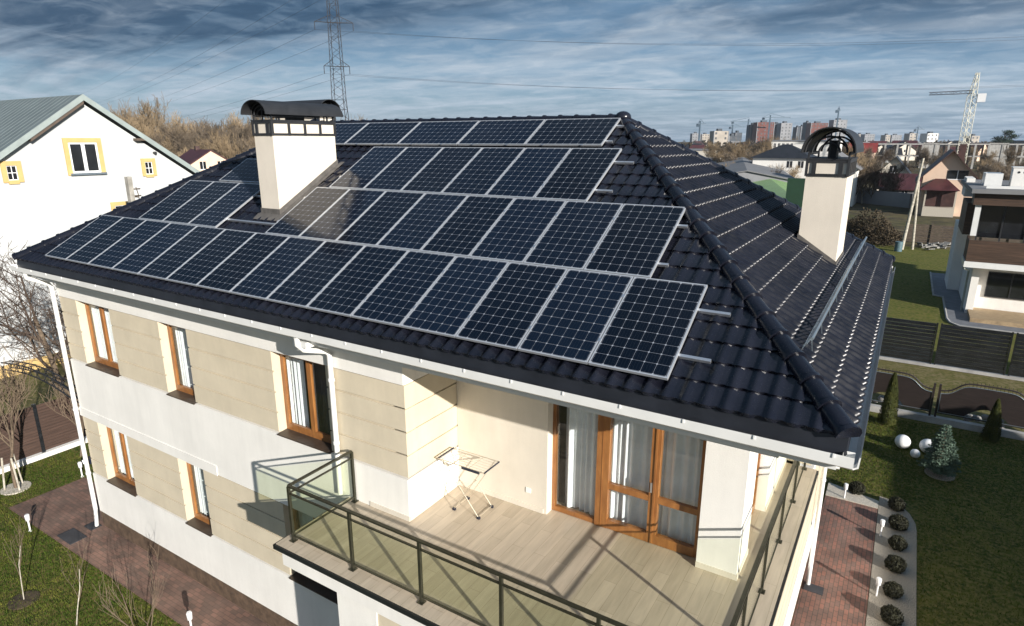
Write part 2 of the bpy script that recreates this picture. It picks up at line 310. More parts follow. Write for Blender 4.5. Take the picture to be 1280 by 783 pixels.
# ------------------------------------------------------------------ world and sun
SUN = Vector((.857, -.406, .318)).normalized()
def world():
    w = bpy.data.worlds.new('World'); scn.world = w; w.use_nodes = True; N = w.node_tree.nodes; L = w.node_tree.links; N.clear()
    out = N.new('ShaderNodeOutputWorld'); sky = N.new('ShaderNodeTexSky'); sky.sky_type = 'NISHITA'; sky.sun_disc = False
    sky.sun_elevation = R(18.6); sky.sun_rotation = math.atan2(SUN.x, SUN.y); sky.air_density = 1.1; sky.dust_density = .6; sky.ozone_density = 1.6
    bg = N.new('ShaderNodeBackground'); L.new(sky.outputs[0], bg.inputs[0]); bg.inputs[1].default_value = .075
    tc = N.new('ShaderNodeTexCoord'); sp = N.new('ShaderNodeSeparateXYZ'); L.new(tc.outputs['Generated'], sp.inputs[0])
    zz = math_node(N, L, 'ADD', math_node(N, L, 'MAXIMUM', sp.outputs[2], 0.0), .09)
    u = math_node(N, L, 'DIVIDE', sp.outputs[0], zz); v = math_node(N, L, 'DIVIDE', sp.outputs[1], zz)
    cb = N.new('ShaderNodeCombineXYZ'); L.new(u, cb.inputs[0]); L.new(v, cb.inputs[1])
    def layer(scale, detail, rot, sx, sy, lo, hi, dist=0, loc=(0, 0, 0)):
        mp = N.new('ShaderNodeMapping'); mp.inputs['Rotation'].default_value = (0, 0, rot); mp.inputs['Scale'].default_value = (sx, sy, 1); mp.inputs['Location'].default_value = loc
        L.new(cb.outputs[0], mp.inputs[0])
        n = N.new('ShaderNodeTexNoise'); n.inputs['Scale'].default_value = scale; n.inputs['Detail'].default_value = detail; n.inputs['Roughness'].default_value = .58; n.inputs['Distortion'].default_value = dist
        L.new(mp.outputs[0], n.inputs[0])
        mr = N.new('ShaderNodeMapRange'); mr.interpolation_type = 'SMOOTHSTEP'; mr.inputs[1].default_value = lo; mr.inputs[2].default_value = hi; L.new(n.outputs[0], mr.inputs[0]); return mr.outputs[0]
    rot = -YAW
    wisps = layer(.85, 11, rot, .60, 1.0, .44, .62, 1.1, (3, 1, 0))     # bright streaky altostratus
    fine = layer(2.6, 9, rot, .48, 1.15, .40, .66, .5, (7, 4, 0))
    puff = layer(3.6, 10, rot, .95, 1.0, .42, .66, .7, (2, 9, 0))
    dark = layer(.36, 8, rot+.12, .45, 1.0, .42, .62, .8, (1.3, 5.2, 0))
    hx = math_node(N, L, 'ADD', math_node(N, L, 'MULTIPLY', sp.outputs[0], -.95), math_node(N, L, 'MULTIPLY', sp.outputs[1], .12))
    left = N.new('ShaderNodeMapRange'); left.interpolation_type = 'SMOOTHSTEP'; left.inputs[1].default_value = .22; left.inputs[2].default_value = .95; L.new(hx, left.inputs[0])
    upn = math_node(N, L, 'ADD', sp.outputs[2], math_node(N, L, 'MULTIPLY', math_node(N, L, 'SUBTRACT', dark, .5), .07))
    def ramp(lo, hi):
        q = N.new('ShaderNodeMapRange'); q.interpolation_type = 'SMOOTHSTEP'; q.inputs[1].default_value = lo; q.inputs[2].default_value = hi; L.new(upn, q.inputs[0]); return q.outputs[0]
    bank = math_node(N, L, 'MULTIPLY', left.outputs[0], ramp(.04, .17))
    top = math_node(N, L, 'MULTIPLY', ramp(.11, .24), math_node(N, L, 'ADD', .45, math_node(N, L, 'MULTIPLY', dark, .6)))
    dk = math_node(N, L, 'MINIMUM', math_node(N, L, 'ADD', math_node(N, L, 'MULTIPLY', bank, 1.0), top), .95)
    def bgc(c, s):
        b = N.new('ShaderNodeBackground'); b.inputs[0].default_value = (*c, 1); b.inputs[1].default_value = s; return b.outputs[0]
    def mixs(f, a, b):
        m = N.new('ShaderNodeMixShader')
        if isinstance(f, float): m.inputs[0].default_value = f
        else: L.new(f, m.inputs[0])
        L.new(a, m.inputs[1]); L.new(b, m.inputs[2]); return m.outputs[0]
    clear = mixs(.75, bg.outputs[0], bgc((.082, .172, .30), 1.0))
    w1 = math_node(N, L, 'MINIMUM', math_node(N, L, 'ADD', math_node(N, L, 'MULTIPLY', wisps, .52), math_node(N, L, 'ADD', math_node(N, L, 'MULTIPLY', fine, .34), math_node(N, L, 'MULTIPLY', puff, .30))), 1.0)
    s1 = mixs(w1, clear, bgc((.315, .375, .44), 1.0))
    dk2 = math_node(N, L, 'MULTIPLY', dk, math_node(N, L, 'SUBTRACT', 1.0, math_node(N, L, 'ADD', math_node(N, L, 'MULTIPLY', puff, .22), math_node(N, L, 'MULTIPLY', fine, .16))))
    s2 = mixs(dk2, s1, bgc((.024, .054, .100), 1.0))
    L.new(s2, out.inputs[0])
world()
sd = bpy.data.lights.new('sun', 'SUN'); so = bpy.data.objects.new('sun', sd); COL.objects.link(so)
sd.energy = 4.6; sd.angle = R(.53); sd.color = (1, .945, .87); so.rotation_euler = SUN.to_track_quat('Z', 'Y').to_euler(); so.location = (20, -10, 30)
scn.view_settings.view_transform = 'Standard'; scn.view_settings.look = 'None'; scn.view_settings.exposure = .70; scn.view_settings.gamma = 1
scn.render.engine = 'CYCLES'

# ------------------------------------------------------------------ setting: ground sheets
def sheet(name, poly, z, m, kind='structure'):
    mb = MB(); mb.add([(x, y, z) for x, y in poly], [tuple(range(len(poly)))]); return mb.build(name, m, kind=kind)
sheet('ground', [(-3500, -400), (3500, -400), (3500, 5000), (-3500, 5000)], -GZ-.03, 'ground_mat')
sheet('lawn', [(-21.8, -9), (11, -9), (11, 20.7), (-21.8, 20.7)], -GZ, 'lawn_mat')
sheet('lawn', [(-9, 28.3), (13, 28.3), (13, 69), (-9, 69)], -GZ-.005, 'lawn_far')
sheet('lawn', [(-31.9, -9), (-22.2, -9), (-22.2, 26), (-31.9, 26)], -GZ-.005, 'verge_mat')
sheet('verge', [(-12, 20.9), (14, 20.9), (14, 28.0), (-12, 28.0)], -GZ-.005, 'verge_mat')
MB().box(-19.25, -.62, -GZ-.05, -4.75, .5, -GZ+.012).build('path', 'pavers_brown', kind='structure')
MB().box(-19.25, .502, -GZ-.05, -15.9, 1.45, -GZ+.012).build('path', 'pavers_brown', kind='structure')
MB().box(-4.748, -2.4, -GZ-.05, 2.55, -.62, -GZ+.012).build('path', 'pavers_brown', kind='structure')
MB().box(1.15, -.618, -GZ-.05, 2.55, 12.9, -GZ+.016).build('path', 'pavers_red', kind='structure')
mb = MB(); mb.prism([(1.15, 12.9, -GZ-.05), (2.55, 12.9, -GZ-.05), (2.55, 13.35, -GZ-.05), (1.15, 13.75, -GZ-.05)], (0, 0, .09)); mb.build('path_edging', 'sand', kind='structure')
pts = [(2.56, -.6)]+[(3.52, -.6), (3.52, 12.2)]+[(2.6+.92*math.cos(R(a)), 12.2+1.5*math.sin(R(a))) for a in (15, 35, 55, 75, 90)]+[(2.56, 13.7)]
mb = MB(); mb.prism([(x, y, -GZ-.05) for x, y in pts], (0, 0, .075)); mb.build('gravel_bed', 'gravel', kind='structure')

# grass blades where the lawns are near
def grass(areas, n, h0, h1, seed):
    rnd = random.Random(seed); mb = MB()
    for (x0, y0, x1, y1), k in areas:
        for _ in range(int(n*k)):
            x, y = rnd.uniform(x0, x1), rnd.uniform(y0, y1); a = rnd.uniform(0, 6.28); h = rnd.uniform(h0, h1); w = .010
            dx, dy = math.cos(a)*w, math.sin(a)*w; lx, ly = rnd.uniform(-.03, .03), rnd.uniform(-.03, .03)
            mb.add([(x-dx, y-dy, -GZ), (x+dx, y+dy, -GZ), (x+lx, y+ly, -GZ+h)], [(0, 1, 2)])
    return mb
g = grass([((-21.7, -5, -9, -.64), .6), ((-21.7, -.6, -19.3, 6), .14), ((-19.3, 1.5, -16.1, 6), .12), ((3.55, 5, 9, 20.4), .35), ((1.2, 13.8, 3.5, 20.4), .12)], 70000, .03, .075, 3).build('grass', 'blade_mat', kind='stuff')
tag(g, 'short uneven winter grass of the garden lawns', 'grass')

# ------------------------------------------------------------------ the house
XL, XR, YF, YB = -16.54, 1.85, -.08, 11.04; ZE = -.185; XAL, XAR, YR, ZR = -11.74, -2.95, 5.48, 3.017
house = thing('family_house', 'cream and white two-storey house with dark hip roof, terrace and solar panels', 'house', (-7, 5, -GZ))

WY = .43; HL = -15.95; HC = -4.43
# openings: (x0, x1) upper and lower
UP = [(-15.12, -13.55), (-11.50, -10.45), (-7.72, -6.25)]; LO = [(-15.18, -13.75), (-11.55, -10.55), (-7.85, -6.39)]
UZ = (-2.85, -1.17); LZ = (-6.17, -4.46)
core = MB()
# every cladded wall face becomes a part of its own
def courses(_, x0, x1, z0, z1, n, yf, depth, gap=.034):
    hz = (z1-z0)/n; mb = MB()
    for i in range(n): mb.box(x0, yf, z0+i*hz+gap/2, x1, yf+depth, z0+(i+1)*hz-gap/2)
    mb.build('wall_cladding', 'beige', house)
def courses_x(_, y0, y1, z0, z1, n, xf, depth, gap=.034):
    hz = (z1-z0)/n; mb = MB()
    for i in range(n): mb.box(xf-depth, y0, z0+i*hz+gap/2, xf, y1, z0+(i+1)*hz-gap/2)
    mb.build('wall_cladding', 'beige', house)
clad = None
def seg(ops, xa, xb):
    xs = [xa]; [xs.extend(o) for o in ops]; xs.append(xb); return [(xs[i], xs[i+1]) for i in range(0, len(xs), 2)]
for a, b in seg(UP, HL, HC):
    courses(clad, a, b, UZ[0], UZ[1], 4, WY, .28); core.box(a+.003, WY+.03, UZ[0], b-.003 if b != HC else b-.02, WY+.27, UZ[1])
for a, b in seg(LO, HL, -4.75): courses(clad, a, b, LZ[0], LZ[1], 4, WY, .28); core.box(a+.003, WY+.03, LZ[0], b-.003, WY+.27, LZ[1])
# recess side wall facing +X, right block under the terrace, right wall, back part of right wall
courses_x(clad, WY+.282, 1.9, UZ[0]+.0, UZ[1], 4, HC, .25)
courses(clad, -3.88, 1.14, -6.2, -4.12, 5, -1.0, .2); courses_x(clad, -.798, 10.48, -6.2, -4.12, 5, 1.15, .2)
courses(clad, .70, 1.14, -3.62, UZ[1], 6, 6.02, .2); courses_x(clad, 6.222, 10.48, -3.62, UZ[1], 6, 1.15, .2)
core.box(-3.88, -.97, -6.2, 1.11, -.81, -4.12); core.box(.97, -.8, -6.2, 1.118, 10.47, -4.12); core.box(.72, 6.05, -3.62, 1.118, 10.47, UZ[1])
courses(clad, HL+.1, 1.0, -6.2, -4.12, 5, 10.3, .18)
core.box(HL+.0, WY+.29, -6.17, HL+.25, 10.4, UZ[1]); core.box(HL+.1, 10.29, -6.2, 1.0, 10.45, UZ[1])
core.box(HC-.22, WY+.285, UZ[0], HC-.03, 1.89, UZ[1]); core.box(HC-.27, WY+.03, UZ[0]+.001, HC-.03, WY+.284, UZ[1]-.001)
core.build('wall_core', 'beige', house)
wh = MB()
wh.box(HL-.01, WY-.02, -4.44, HC+.0, WY+.3, -2.87)                       # band between the storeys
wh.box(HL-.03, WY-.036, -4.46, -9.96, WY-.021, -4.22)                    # raised strip of the band
wh.box(HL-.01, WY-.02, UZ[1]+.002, HC+.0, WY+.3, -.60)                   # frieze
wh.box(HL-.01, WY-.02, -7.36, -4.75, WY+.3, -6.19)                       # base band
wh.box(HL-.02, WY+.305, -7.36, HL+.3, 10.45, -6.19); wh.box(HL-.02, WY+.305, -4.44, HL+.3, 10.45, -2.87)
wh.box(HC-.3, WY+.302, -3.66, HC+.004, 1.9, -2.87); wh.box(HC-.3, WY+.302, UZ[1]+.002, HC+.004, 1.9, -.62)
wh.box(-4.72, -1.02, -7.36, -3.882, WY, -3.80)                           # white pier under the terrace
wh.box(-3.881, -1.01, -7.36, 1.152, -.7, -6.202); wh.box(.9, -.699, -7.36, 1.165, 10.5, -6.202)
wh.box(-3.881, -1.005, -4.118, 1.12, -.7, -3.9); wh.box(.9, -.699, -4.118, 1.155, 10.5, -3.9)
wh.box(.95, 6.0, UZ[1]+.002, 1.16, 10.5, -.6); wh.box(.70, 6.0, UZ[1]+.002, .949, 6.2, -.6)
wh.box(HL, 10.3, -7.36, 1.1, 10.5, -6.202); wh.box(HL, 10.3, UZ[1]+.002, .94, 10.5, -.6); wh.box(HL, 10.29, -4.119, .9, 10.49, -3.5)
wh.build('white_wall', 'white', house)
pier = MB(); pier.box(.06, 1.82, -3.65, .66, 2.56, -.62); pier.box(.0, 3.92, -3.65, .665, 5.99, -.62); pier.box(.1, 5.992, -3.65, .68, 6.3, -.62)
pier.build('pillar', 'white', house)
tw = MB(); tw.box(HC+.005, 1.82, -3.65, -2.60, 2.1, -.62); tw.box(-2.599, 1.82, -3.65, -2.54, 2.1, -.62); tw.box(-2.54, 2.12, -1.15, .06, 2.3, -.62)
tw.build('terrace_wall', 'cream', house)
MB().box(-2.53, 1.83, -1.1, .06, 2.1, -.621).build('lintel', 'cream', house)
pl = MB(); pl.box(HL-.0, WY-.005, -GZ-.3, -4.73, WY+.25, -7.362); pl.box(-4.73, -1.0, -GZ-.3, 1.14, -.8, -7.362); pl.box(.95, -.79, -GZ-.3, 1.14, 10.45, -7.362); pl.box(HL, WY+.255, -GZ-.3, HL+.2, 10.4, -7.362); pl.box(HL+.21, 10.2, -GZ-.3, .94, 10.4, -7.362)
pl.build('plinth', 'plinth', house)
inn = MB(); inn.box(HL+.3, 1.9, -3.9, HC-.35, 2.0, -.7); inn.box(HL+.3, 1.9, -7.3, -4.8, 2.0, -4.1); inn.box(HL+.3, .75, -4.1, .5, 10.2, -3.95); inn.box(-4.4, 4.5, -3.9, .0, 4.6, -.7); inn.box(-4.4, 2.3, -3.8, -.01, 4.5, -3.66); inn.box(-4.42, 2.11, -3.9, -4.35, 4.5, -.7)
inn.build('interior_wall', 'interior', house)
for q in ((HC+.004, WY, -3.648, HC+.02, 1.80, -3.56), (HC+.02, 1.80, -3.648, -2.6, 1.819, -3.56), (.06, 1.80, -3.648, .66, 1.819, -3.56), (.661, 1.80, -3.648, .676, 2.56, -3.56), (.666, 3.92, -3.648, .68, 5.99, -3.56), (HC-.9, WY-.038, -3.648, HC+.018, WY-.021, -3.56)):
    MB().box(*q).build('skirting', 'cream', house)
# terrace slab
fl = MB(); fl.prism([(-5.86, -1.2, -3.72), (1.25, -1.2, -3.72), (1.25, 6.0, -3.72), (.3, 6.0, -3.72), (.3, 2.3, -3.72), (-4.425, 2.3, -3.72), (-4.425, WY-.022, -3.72), (-5.86, WY-.022, -3.72)], (0, 0, .07))
fl.build('terrace_floor', 'terrace_plank', house)
dr = MB(); dr.box(-5.88, -1.235, -3.745, 1.285, -1.201, -3.665); dr.box(1.251, -1.2, -3.745, 1.285, 6.0, -3.665); dr.box(-5.895, -1.235, -3.745, -5.861, WY-.025, -3.665)
dr.build('drip_edge', 'drip', house)
bm_ = MB(); bm_.box(-5.80, -1.15, -4.06, 1.20, WY-.023, -3.722); bm_.box(.5, WY-.022, -4.06, 1.20, 5.99, -3.722); bm_.build('terrace_beam', 'white', house)
# soffit, frieze molding, fascia, gutters
so_ = MB(); so_.box(XL+.12, YF+.06, -.618, XR-.12, YB-.06, -.585)
for (y0, y1) in ((.14, WY-.02), (YB-WY-.08, YB-.14)): so_.box(XL+.6, y0, -.72, XR-.62, y1, -.620)
so_.box(1.10, WY-.05, -.70, 1.60, YB-.5, -.620); so_.box(XL+.2, WY-.05, -.70, XL+.62, YB-.5, -.620)
so_.build('soffit', 'white_trim', house)
fa = MB(); fa.box(XL+.05, YF+.02, -.60, XR-.05, YF+.055, -.33); fa.box(XL+.05, YB-.055, -.60, XR-.05, YB-.02, -.33); fa.box(XL+.02, YF+.056, -.60, XL+.055, YB-.056, -.33); fa.box(XR-.055, YF+.056, -.60, XR-.02, YB-.056, -.33)
fa.build('fascia', 'white_trim', house)
def gutter(name, p, q, out):        # box gutter with rolled lip; out = outward unit vector
    p, q, out = Vector(p), Vector(q), Vector(out); prof = [(-.005, .0), (.0, -.10), (.035, -.125), (.095, -.125), (.13, -.10), (.14, 0.0), (.152, .012), (.152, -.005), (.146, -.11), (.10, -.14), (.03, -.14), (-.012, -.11)]
    mb = MB(); mb.prism([p+out*a+Vector((0, 0, b)) for a, b in prof], q-p); return mb
e = .1
gz = -.36
gut = MB()
for a, b, o_ in (((XL-.1, YF, gz), (XR+.1, YF, gz), (0, -1, 0)), ((XR, YF-.1, gz-.001), (XR, YB+.1, gz-.001), (1, 0, 0)), ((XL, YB+.1, gz-.001), (XL, YF-.1, gz-.001), (-1, 0, 0)), ((XR+.1, YB, gz), (XL-.1, YB, gz), (0, 1, 0))):
    g_ = gutter('g', a, b, o_); gut.add(g_.v, g_.f)
x = XL+.3
while x < XR:
    gut.box(x, YF-.162, gz-.03, x+.018, YF-.150, gz+.014); x += .75
gut.build('gutter', 'white_trim', house)
ap = MB()
ap.prism([(XL-.02, YF+.01, ZE-.0), (XL-.02, YF-.03, -.40), (XL-.02, YF+.02, -.40), (XL-.02, YF+.05, ZE)], (XR-XL+.04, 0, 0))
ap.prism([(XR-.01, YF+.0, ZE-.0), (XR+.03, YF+.0, -.40), (XR-.02, YF+.0, -.40), (XR-.05, YF, ZE)], (0, YB-YF, 0))
ap.prism([(XL+.01, YF+.0, ZE-.0), (XL-.03, YF+.0, -.40), (XL+.02, YF+.0, -.40), (XL+.05, YF, ZE)], (0, YB-YF, 0))
ap.prism([(XL-.02, YB-.01, ZE-.0), (XL-.02, YB+.03, -.40), (XL-.02, YB-.02, -.40), (XL-.02, YB-.05, ZE)], (XR-XL+.04, 0, 0))
ap.build('eaves_apron', 'apron', house)

# tiled slopes
roof = bpy.data.objects.new('roof', None); COL.objects.link(roof); roof.parent = house; roof.location = (0, 0, 0)
def prof(t, amp=.042):        # one wave of the metal tile: wide pan, rounded roll
    t = t % 1.0; return amp*max(0, math.cos((t-.5)*2*math.pi))**.8*1.0 if .25 < t < .75 else -.004*math.cos(t*4*math.pi)
def slope(name, O, U, Vv, Nn, lu, lv, wave, step, clips, amp=.036, lip=False):
    O, U, Vv, Nn = map(Vector, (O, U, Vv, Nn)); nc = int(lu/wave*(14 if lip else 8))+1; vs = []; fs = []; k = 0; i = 0; v = -.03
    us = [lu*j/nc for j in range(nc+1)]
    ph = [prof(u/wave, amp) for u in us]
    while v < lv:
        v1 = min(v+step+.004, lv+.02); h0, h1 = (.034 if lip else .026), .0
        rows = [(v, -.006 if i else -.03), (v, h0), (v+.012, h0+.001), ((v+v1)/2, (h0+h1)/2), (v1, h1)] if not lip else [(v+.006, -.006 if i else -.03), (v-.003, h0*.4), (v+.002, h0*.85), (v+.014, h0+.006), (v+.034, h0+.008), (v+.06, h0+.002), ((v+v1)/2, (h0+h1)/2), (v1, h1)] if 1 else [(v+.004, -.006 if i else -.03), (v-.001, h0*.45), (v+.002, h0*.85), (v+.010, h0+.003), (v+.035, h0), ((v+v1)/2, (h0+h1)/2), (v1, h1)]
        for r, (vv, hh) in enumerate(rows):
            for j, u in enumerate(us): vs.append(O+U*u+Vv*(vv+ (.02*math.cos(2*math.pi*u/wave) if r < (6 if lip else 3) else 0))+Nn*(ph[j]+hh))
        for r in range(len(rows)-1):
            for j in range(nc):
                a = k+r*(nc+1)+j; fs.append((a, a+1, a+nc+2, a+nc+1))
        k += len(rows)*(nc+1); v += step; i += 1
    bm = bmesh.new(); bv = [bm.verts.new(p) for p in vs]; bm.verts.ensure_lookup_table()
    for f in fs: bm.faces.new([bv[q] for q in f])
    for co, no in clips:
        bmesh.ops.bisect_plane(bm, geom=bm.verts[:]+bm.edges[:]+bm.faces[:], plane_co=co, plane_no=no, clear_outer=True)
    bm.verts.index_update(); mb = MB(); mb.v = [tuple(p.co) for p in bm.verts]; mb.f = [tuple(q.index for q in f.verts) for f in bm.faces]; mb.sm = [True]*len(mb.f); bm.free()
    o = mb.build(name, 'tile_side' if lip else 'tile', roof)
    if hasattr(o.data, 'set_sharp_from_angle'): o.data.set_sharp_from_angle(angle=R(80 if lip else 40))
    return o
lf = math.hypot(YR-YF, ZR-ZE); lr = math.hypot(XR-XAR, ZR-ZE)
vf = Vector((0, YR-YF, ZR-ZE)).normalized(); nf = Vector((0, -vf.z, vf.y))
vr = Vector((XAR-XR, 0, ZR-ZE)).normalized(); nr = Vector((vr.z, 0, -vr.x))
def hipn(a, b, side):    # horizontal normal of a hip line in plan
    d = Vector((b[0]-a[0], b[1]-a[1], 0)).normalized(); n = Vector((d.y, -d.x, 0)); return n if n.dot(Vector(side)) > 0 else -n
cr = (XR, YF, 0); cl = (XL, YF, 0); br_ = (XR, YB, 0); bl = (XL, YB, 0)
WV, ST = .225, .322
slope('roof_slope', (XL, YF, ZE), (1, 0, 0), vf, nf, XR-XL, lf, WV, ST, [(cr, hipn(cr, (XAR, YR), (1, 0, 0))), (cl, hipn(cl, (XAL, YR), (-1, 0, 0)))])
slope('roof_slope', (XR, YF, ZE), (0, 1, 0), vr, nr, YB-YF, lr, .207, ST, amp=.060, lip=True, clips=[(cr, hipn(cr, (XAR, YR), (0, -1, 0))), (br_, hipn(br_, (XAR, YR), (0, 1, 0)))])
vb = Vector((0, -vf.y, vf.z)); nb = Vector((0, -nf.y, nf.z))
slope('roof_slope', (XR, YB, ZE), (-1, 0, 0), vb, nb, XR-XL, lf, WV, ST, [(br_, hipn(br_, (XAR, YR), (1, 0, 0))), (bl, hipn(bl, (XAL, YR), (-1, 0, 0)))])
vl = Vector((-vr.x, 0, vr.z)); nl = Vector((-nr.x, 0, nr.z))
slope('roof_slope', (XL, YB, ZE), (0, -1, 0), vl, nl, YB-YF, lr, .207, ST, amp=.060, lip=True, clips=[(cl, hipn(cl, (XAL, YR), (0, -1, 0))), (bl, hipn(bl, (XAL, YR), (0, 1, 0)))])
def caps(name, a, b, r=.105):       # half-round ridge tiles, each with a raised collar
    a, b = Vector(a), Vector(b); d = (b-a).normalized(); side = d.cross(Vector((0, 0, 1))).normalized(); up = side.cross(d).normalized(); L_ = (b-a).length; n = int(L_/.36); mb = MB()
    for i in range(n):
        p0 = a+d*(L_*i/n); p1 = a+d*(L_*(i+1)/n+.03); m = 9
        for (q0, q1, r0, r1) in ((p0, p1, r*1.06, r*.93), (p0-d*.012, p0+d*.035, r*1.2, r*1.17)):
            vs = []
            for q, rr in ((q0, r0), (q1, r1)):
                for j in range(m):
                    t = math.pi*(-.08+1.16*j/(m-1)); vs.append(q+side*math.cos(t)*rr*1.1+up*(math.sin(t)*rr-.03))
            fs = [(j, j+1, m+j+1, m+j) for j in range(m-1)]
            mb.add(vs, fs, True); mb.add(vs[:m], [tuple(range(m))]); mb.add(vs[m:], [tuple(range(m))])
    return mb.build(name, 'tile', roof)
zc = .035
caps('ridge_cap', (XAL-.1, YR, ZR+zc), (XAR+.1, YR, ZR+zc))
for a, b in (((XR+.02, YF-.02), (XAR, YR)), ((XL-.02, YF-.02), (XAL, YR)), ((XR+.02, YB+.02), (XAR, YR)), ((XL-.02, YB+.02), (XAL, YR))):
    caps('hip_cap', (a[0], a[1], ZE+zc), (b[0], b[1], ZR+zc))
for x_ in (XAR, XAL): MB().sphere((x_, YR, ZR+.05), .16, 14, 8, .75).build('ridge_end', 'tile', roof)
# snow guard on the right slope: two bars on brackets with a mesh
def pr(y, s, h=0): return Vector((XR, y, ZE))+vr*s+nr*h
sg = MB()
for h in (.07, .14): sg.tube([pr(1.0, .78, h), pr(10.2, .78, h)], .006, 5)
sg.tube([pr(.98, .78, .225), pr(10.25, .78, .225)], .02, 6)
y = 1.1
while y < 10.2:
    sg.bar(pr(y, .78, -.0), pr(y, .78, .22), .008, .02); sg.bar(pr(y, .62, .02), pr(y, .78, .2), .008, .012); y += .9
sg.build('snow_guard', 'galv', roof)

# chimneys
def chimney(x0, x1, y0, y1, zb, zt, label, axis_y=True, hf=1.0):
    c = bpy.data.objects.new('chimney', None); COL.objects.link(c); c.parent = house; c['label'] = label; c.location = Vector((x0, y0, zb+GZ))-Vector(house.location)
    s = MB(); s.box(x0, y0, zb, x1, y1, zt); s.build('shaft', 'chimney_cream', c)
    b = MB(); w = .022
    for z in (zt-.26, zt-.02): 
        b.box(x0-w, y0-w, z, x1+w, y0, z+.045); b.box(x0-w, y1, z, x1+w, y1+w, z+.045); b.box(x0-w, y0, z, x0, y1, z+.045); b.box(x1, y0, z, x1+w, y1, z+.045)
    n = 4 if (y1-y0) > 1 else 2
    for i in range(n+1):
        yy = y0+(y1-y0)*i/n
        for xx in (x0, x1): b.box(xx-w-.001, yy-.03, zt-.262, xx+w+.001, yy+.03, zt+.026)
    for xx in (x0+.12, x1-.12):
        for yy in (y0, y1): b.box(xx-.035, yy-w-.001, zt-.262, xx+.035, yy+w+.001, zt+.026)
    b.box(x0-.03, y0-.03, zt+.026, x1+.03, y1+.03, zt+.05)
    # posts and barrel cover
    if axis_y: P0, P1, A0, A1 = x0, x1, y0, y1
    else: P0, P1, A0, A1 = y0, y1, x0, x1
    cx = (P0+P1)/2; rr = (P1-P0)/2+.07; zs = zt+.15
    def pt(p, a, z): return (p, a, z) if axis_y else (a, p, z)
    n = 1
    for i in range(n+1):
        a = A0+.02+(A1-A0-.04)*i/n
        for p in (P0+.01, P1-.01): b.bar(pt(p, a, zt+.05), pt(p, a, zs+.02), .03, .03)
        for q in (rr*.98, rr*.70, rr*.42):
            arc = [pt(cx+q*math.cos(math.pi*j/14), a, zs+q*.98*hf*math.sin(math.pi*j/14)) for j in range(15)]
            b.tube(arc, .018, 6)
        b.bar(pt(cx, a, zt+.05), pt(cx, a, zs+rr*hf*.9), .02, .02)
    for p in (P0+.01, P1-.01): b.bar(pt(p, A0, zt+.12), pt(p, A1, zt+.12), .02, .02); b.bar(pt(p, A0, zs), pt(p, A1, zs), .03, .03)
    b.build('cap_frame', 'dark_steel', c)
    k = MB(); m = 20; vs = []; A0 -= .20; A1 += .2
    for a in (A0, A1):
        for q in (rr+.035, rr+.015):
            for j in range(m+1): vs.append(pt(cx+q*math.cos(math.pi*j/m), a, zs+q*hf*math.sin(math.pi*j/m)))
    M1 = m+1; fs = []
    for j in range(m):
        fs += [(j, j+1, 2*M1+j+1, 2*M1+j), (M1+j+1, M1+j, 3*M1+j, 3*M1+j+1), (j, M1+j, M1+j+1, j+1), (2*M1+j, 2*M1+j+1, 3*M1+j+1, 3*M1+j)]
    fs += [(0, 2*M1, 3*M1, M1), (m, M1+m, 3*M1+m, 2*M1+m)]
    k.add(vs, fs, False); k.build('cap_cover', 'dark_steel', c)
    f = MB(); f.box((x0+x1)/2-.07, (y0+y1)/2-.2, zt, (x0+x1)/2+.07, (y0+y1)/2+.2, zt+.36); f.build('flue', 'dark_steel', c)
    return c
def flashing(c, x0, x1, y0, y1, zfun, nrm, vdir):
    mb = MB(); q = .13; w = .018
    cs = [(x0-w, y0-w), (x1+w, y0-w), (x1+w, y1+w), (x0-w, y1+w)]; co = [(x0-q, y0-q-.06), (x1+q, y0-q-.06), (x1+q, y1+q), (x0-q, y1+q)]
    for i in range(4):
        a, b = cs[i], cs[(i+1) % 4]; A, B = co[i], co[(i+1) % 4]
        za, zb_ = zfun(*a), zfun(*b); h = .17
        mb.add([(a[0], a[1], za+.02), (b[0], b[1], zb_+.02), (b[0], b[1], zb_+h), (a[0], a[1], za+h)], [(0, 1, 2, 3)])
        mb.add([(A[0], A[1], zfun(*A)+.045), (B[0], B[1], zfun(*B)+.045), (b[0], b[1], zb_+.06), (a[0], a[1], za+.06)], [(0, 1, 2, 3)])
    mb.build('flashing', 'lead', c)
zfront = lambda x, y: ZE+(y-YF)*vf.z/vf.y
zright = lambda x, y: ZE+(XR-x)*(ZR-ZE)/(XR-XAR)
c1 = chimney(-9.78, -9.20, 2.10, 3.78, .6, 2.99, 'wide cream chimney between the solar panels with barrel cover', hf=.72)
flashing(c1, -9.78, -9.20, 2.10, 3.78, zfront, nf, vf)
c2 = chimney(.40, 1.07, 6.05, 7.45, .2, 2.27, 'cream chimney on the tiled right slope with arched cage cap')
flashing(c2, .40, 1.07, 6.05, 7.45, zright, nr, vr)
c3 = chimney(-15.2, -13.3, 7.0, 7.62, 1.0, 3.34, 'chimney behind the roof ridge, only its barrel cover showing', axis_y=False, hf=.8)

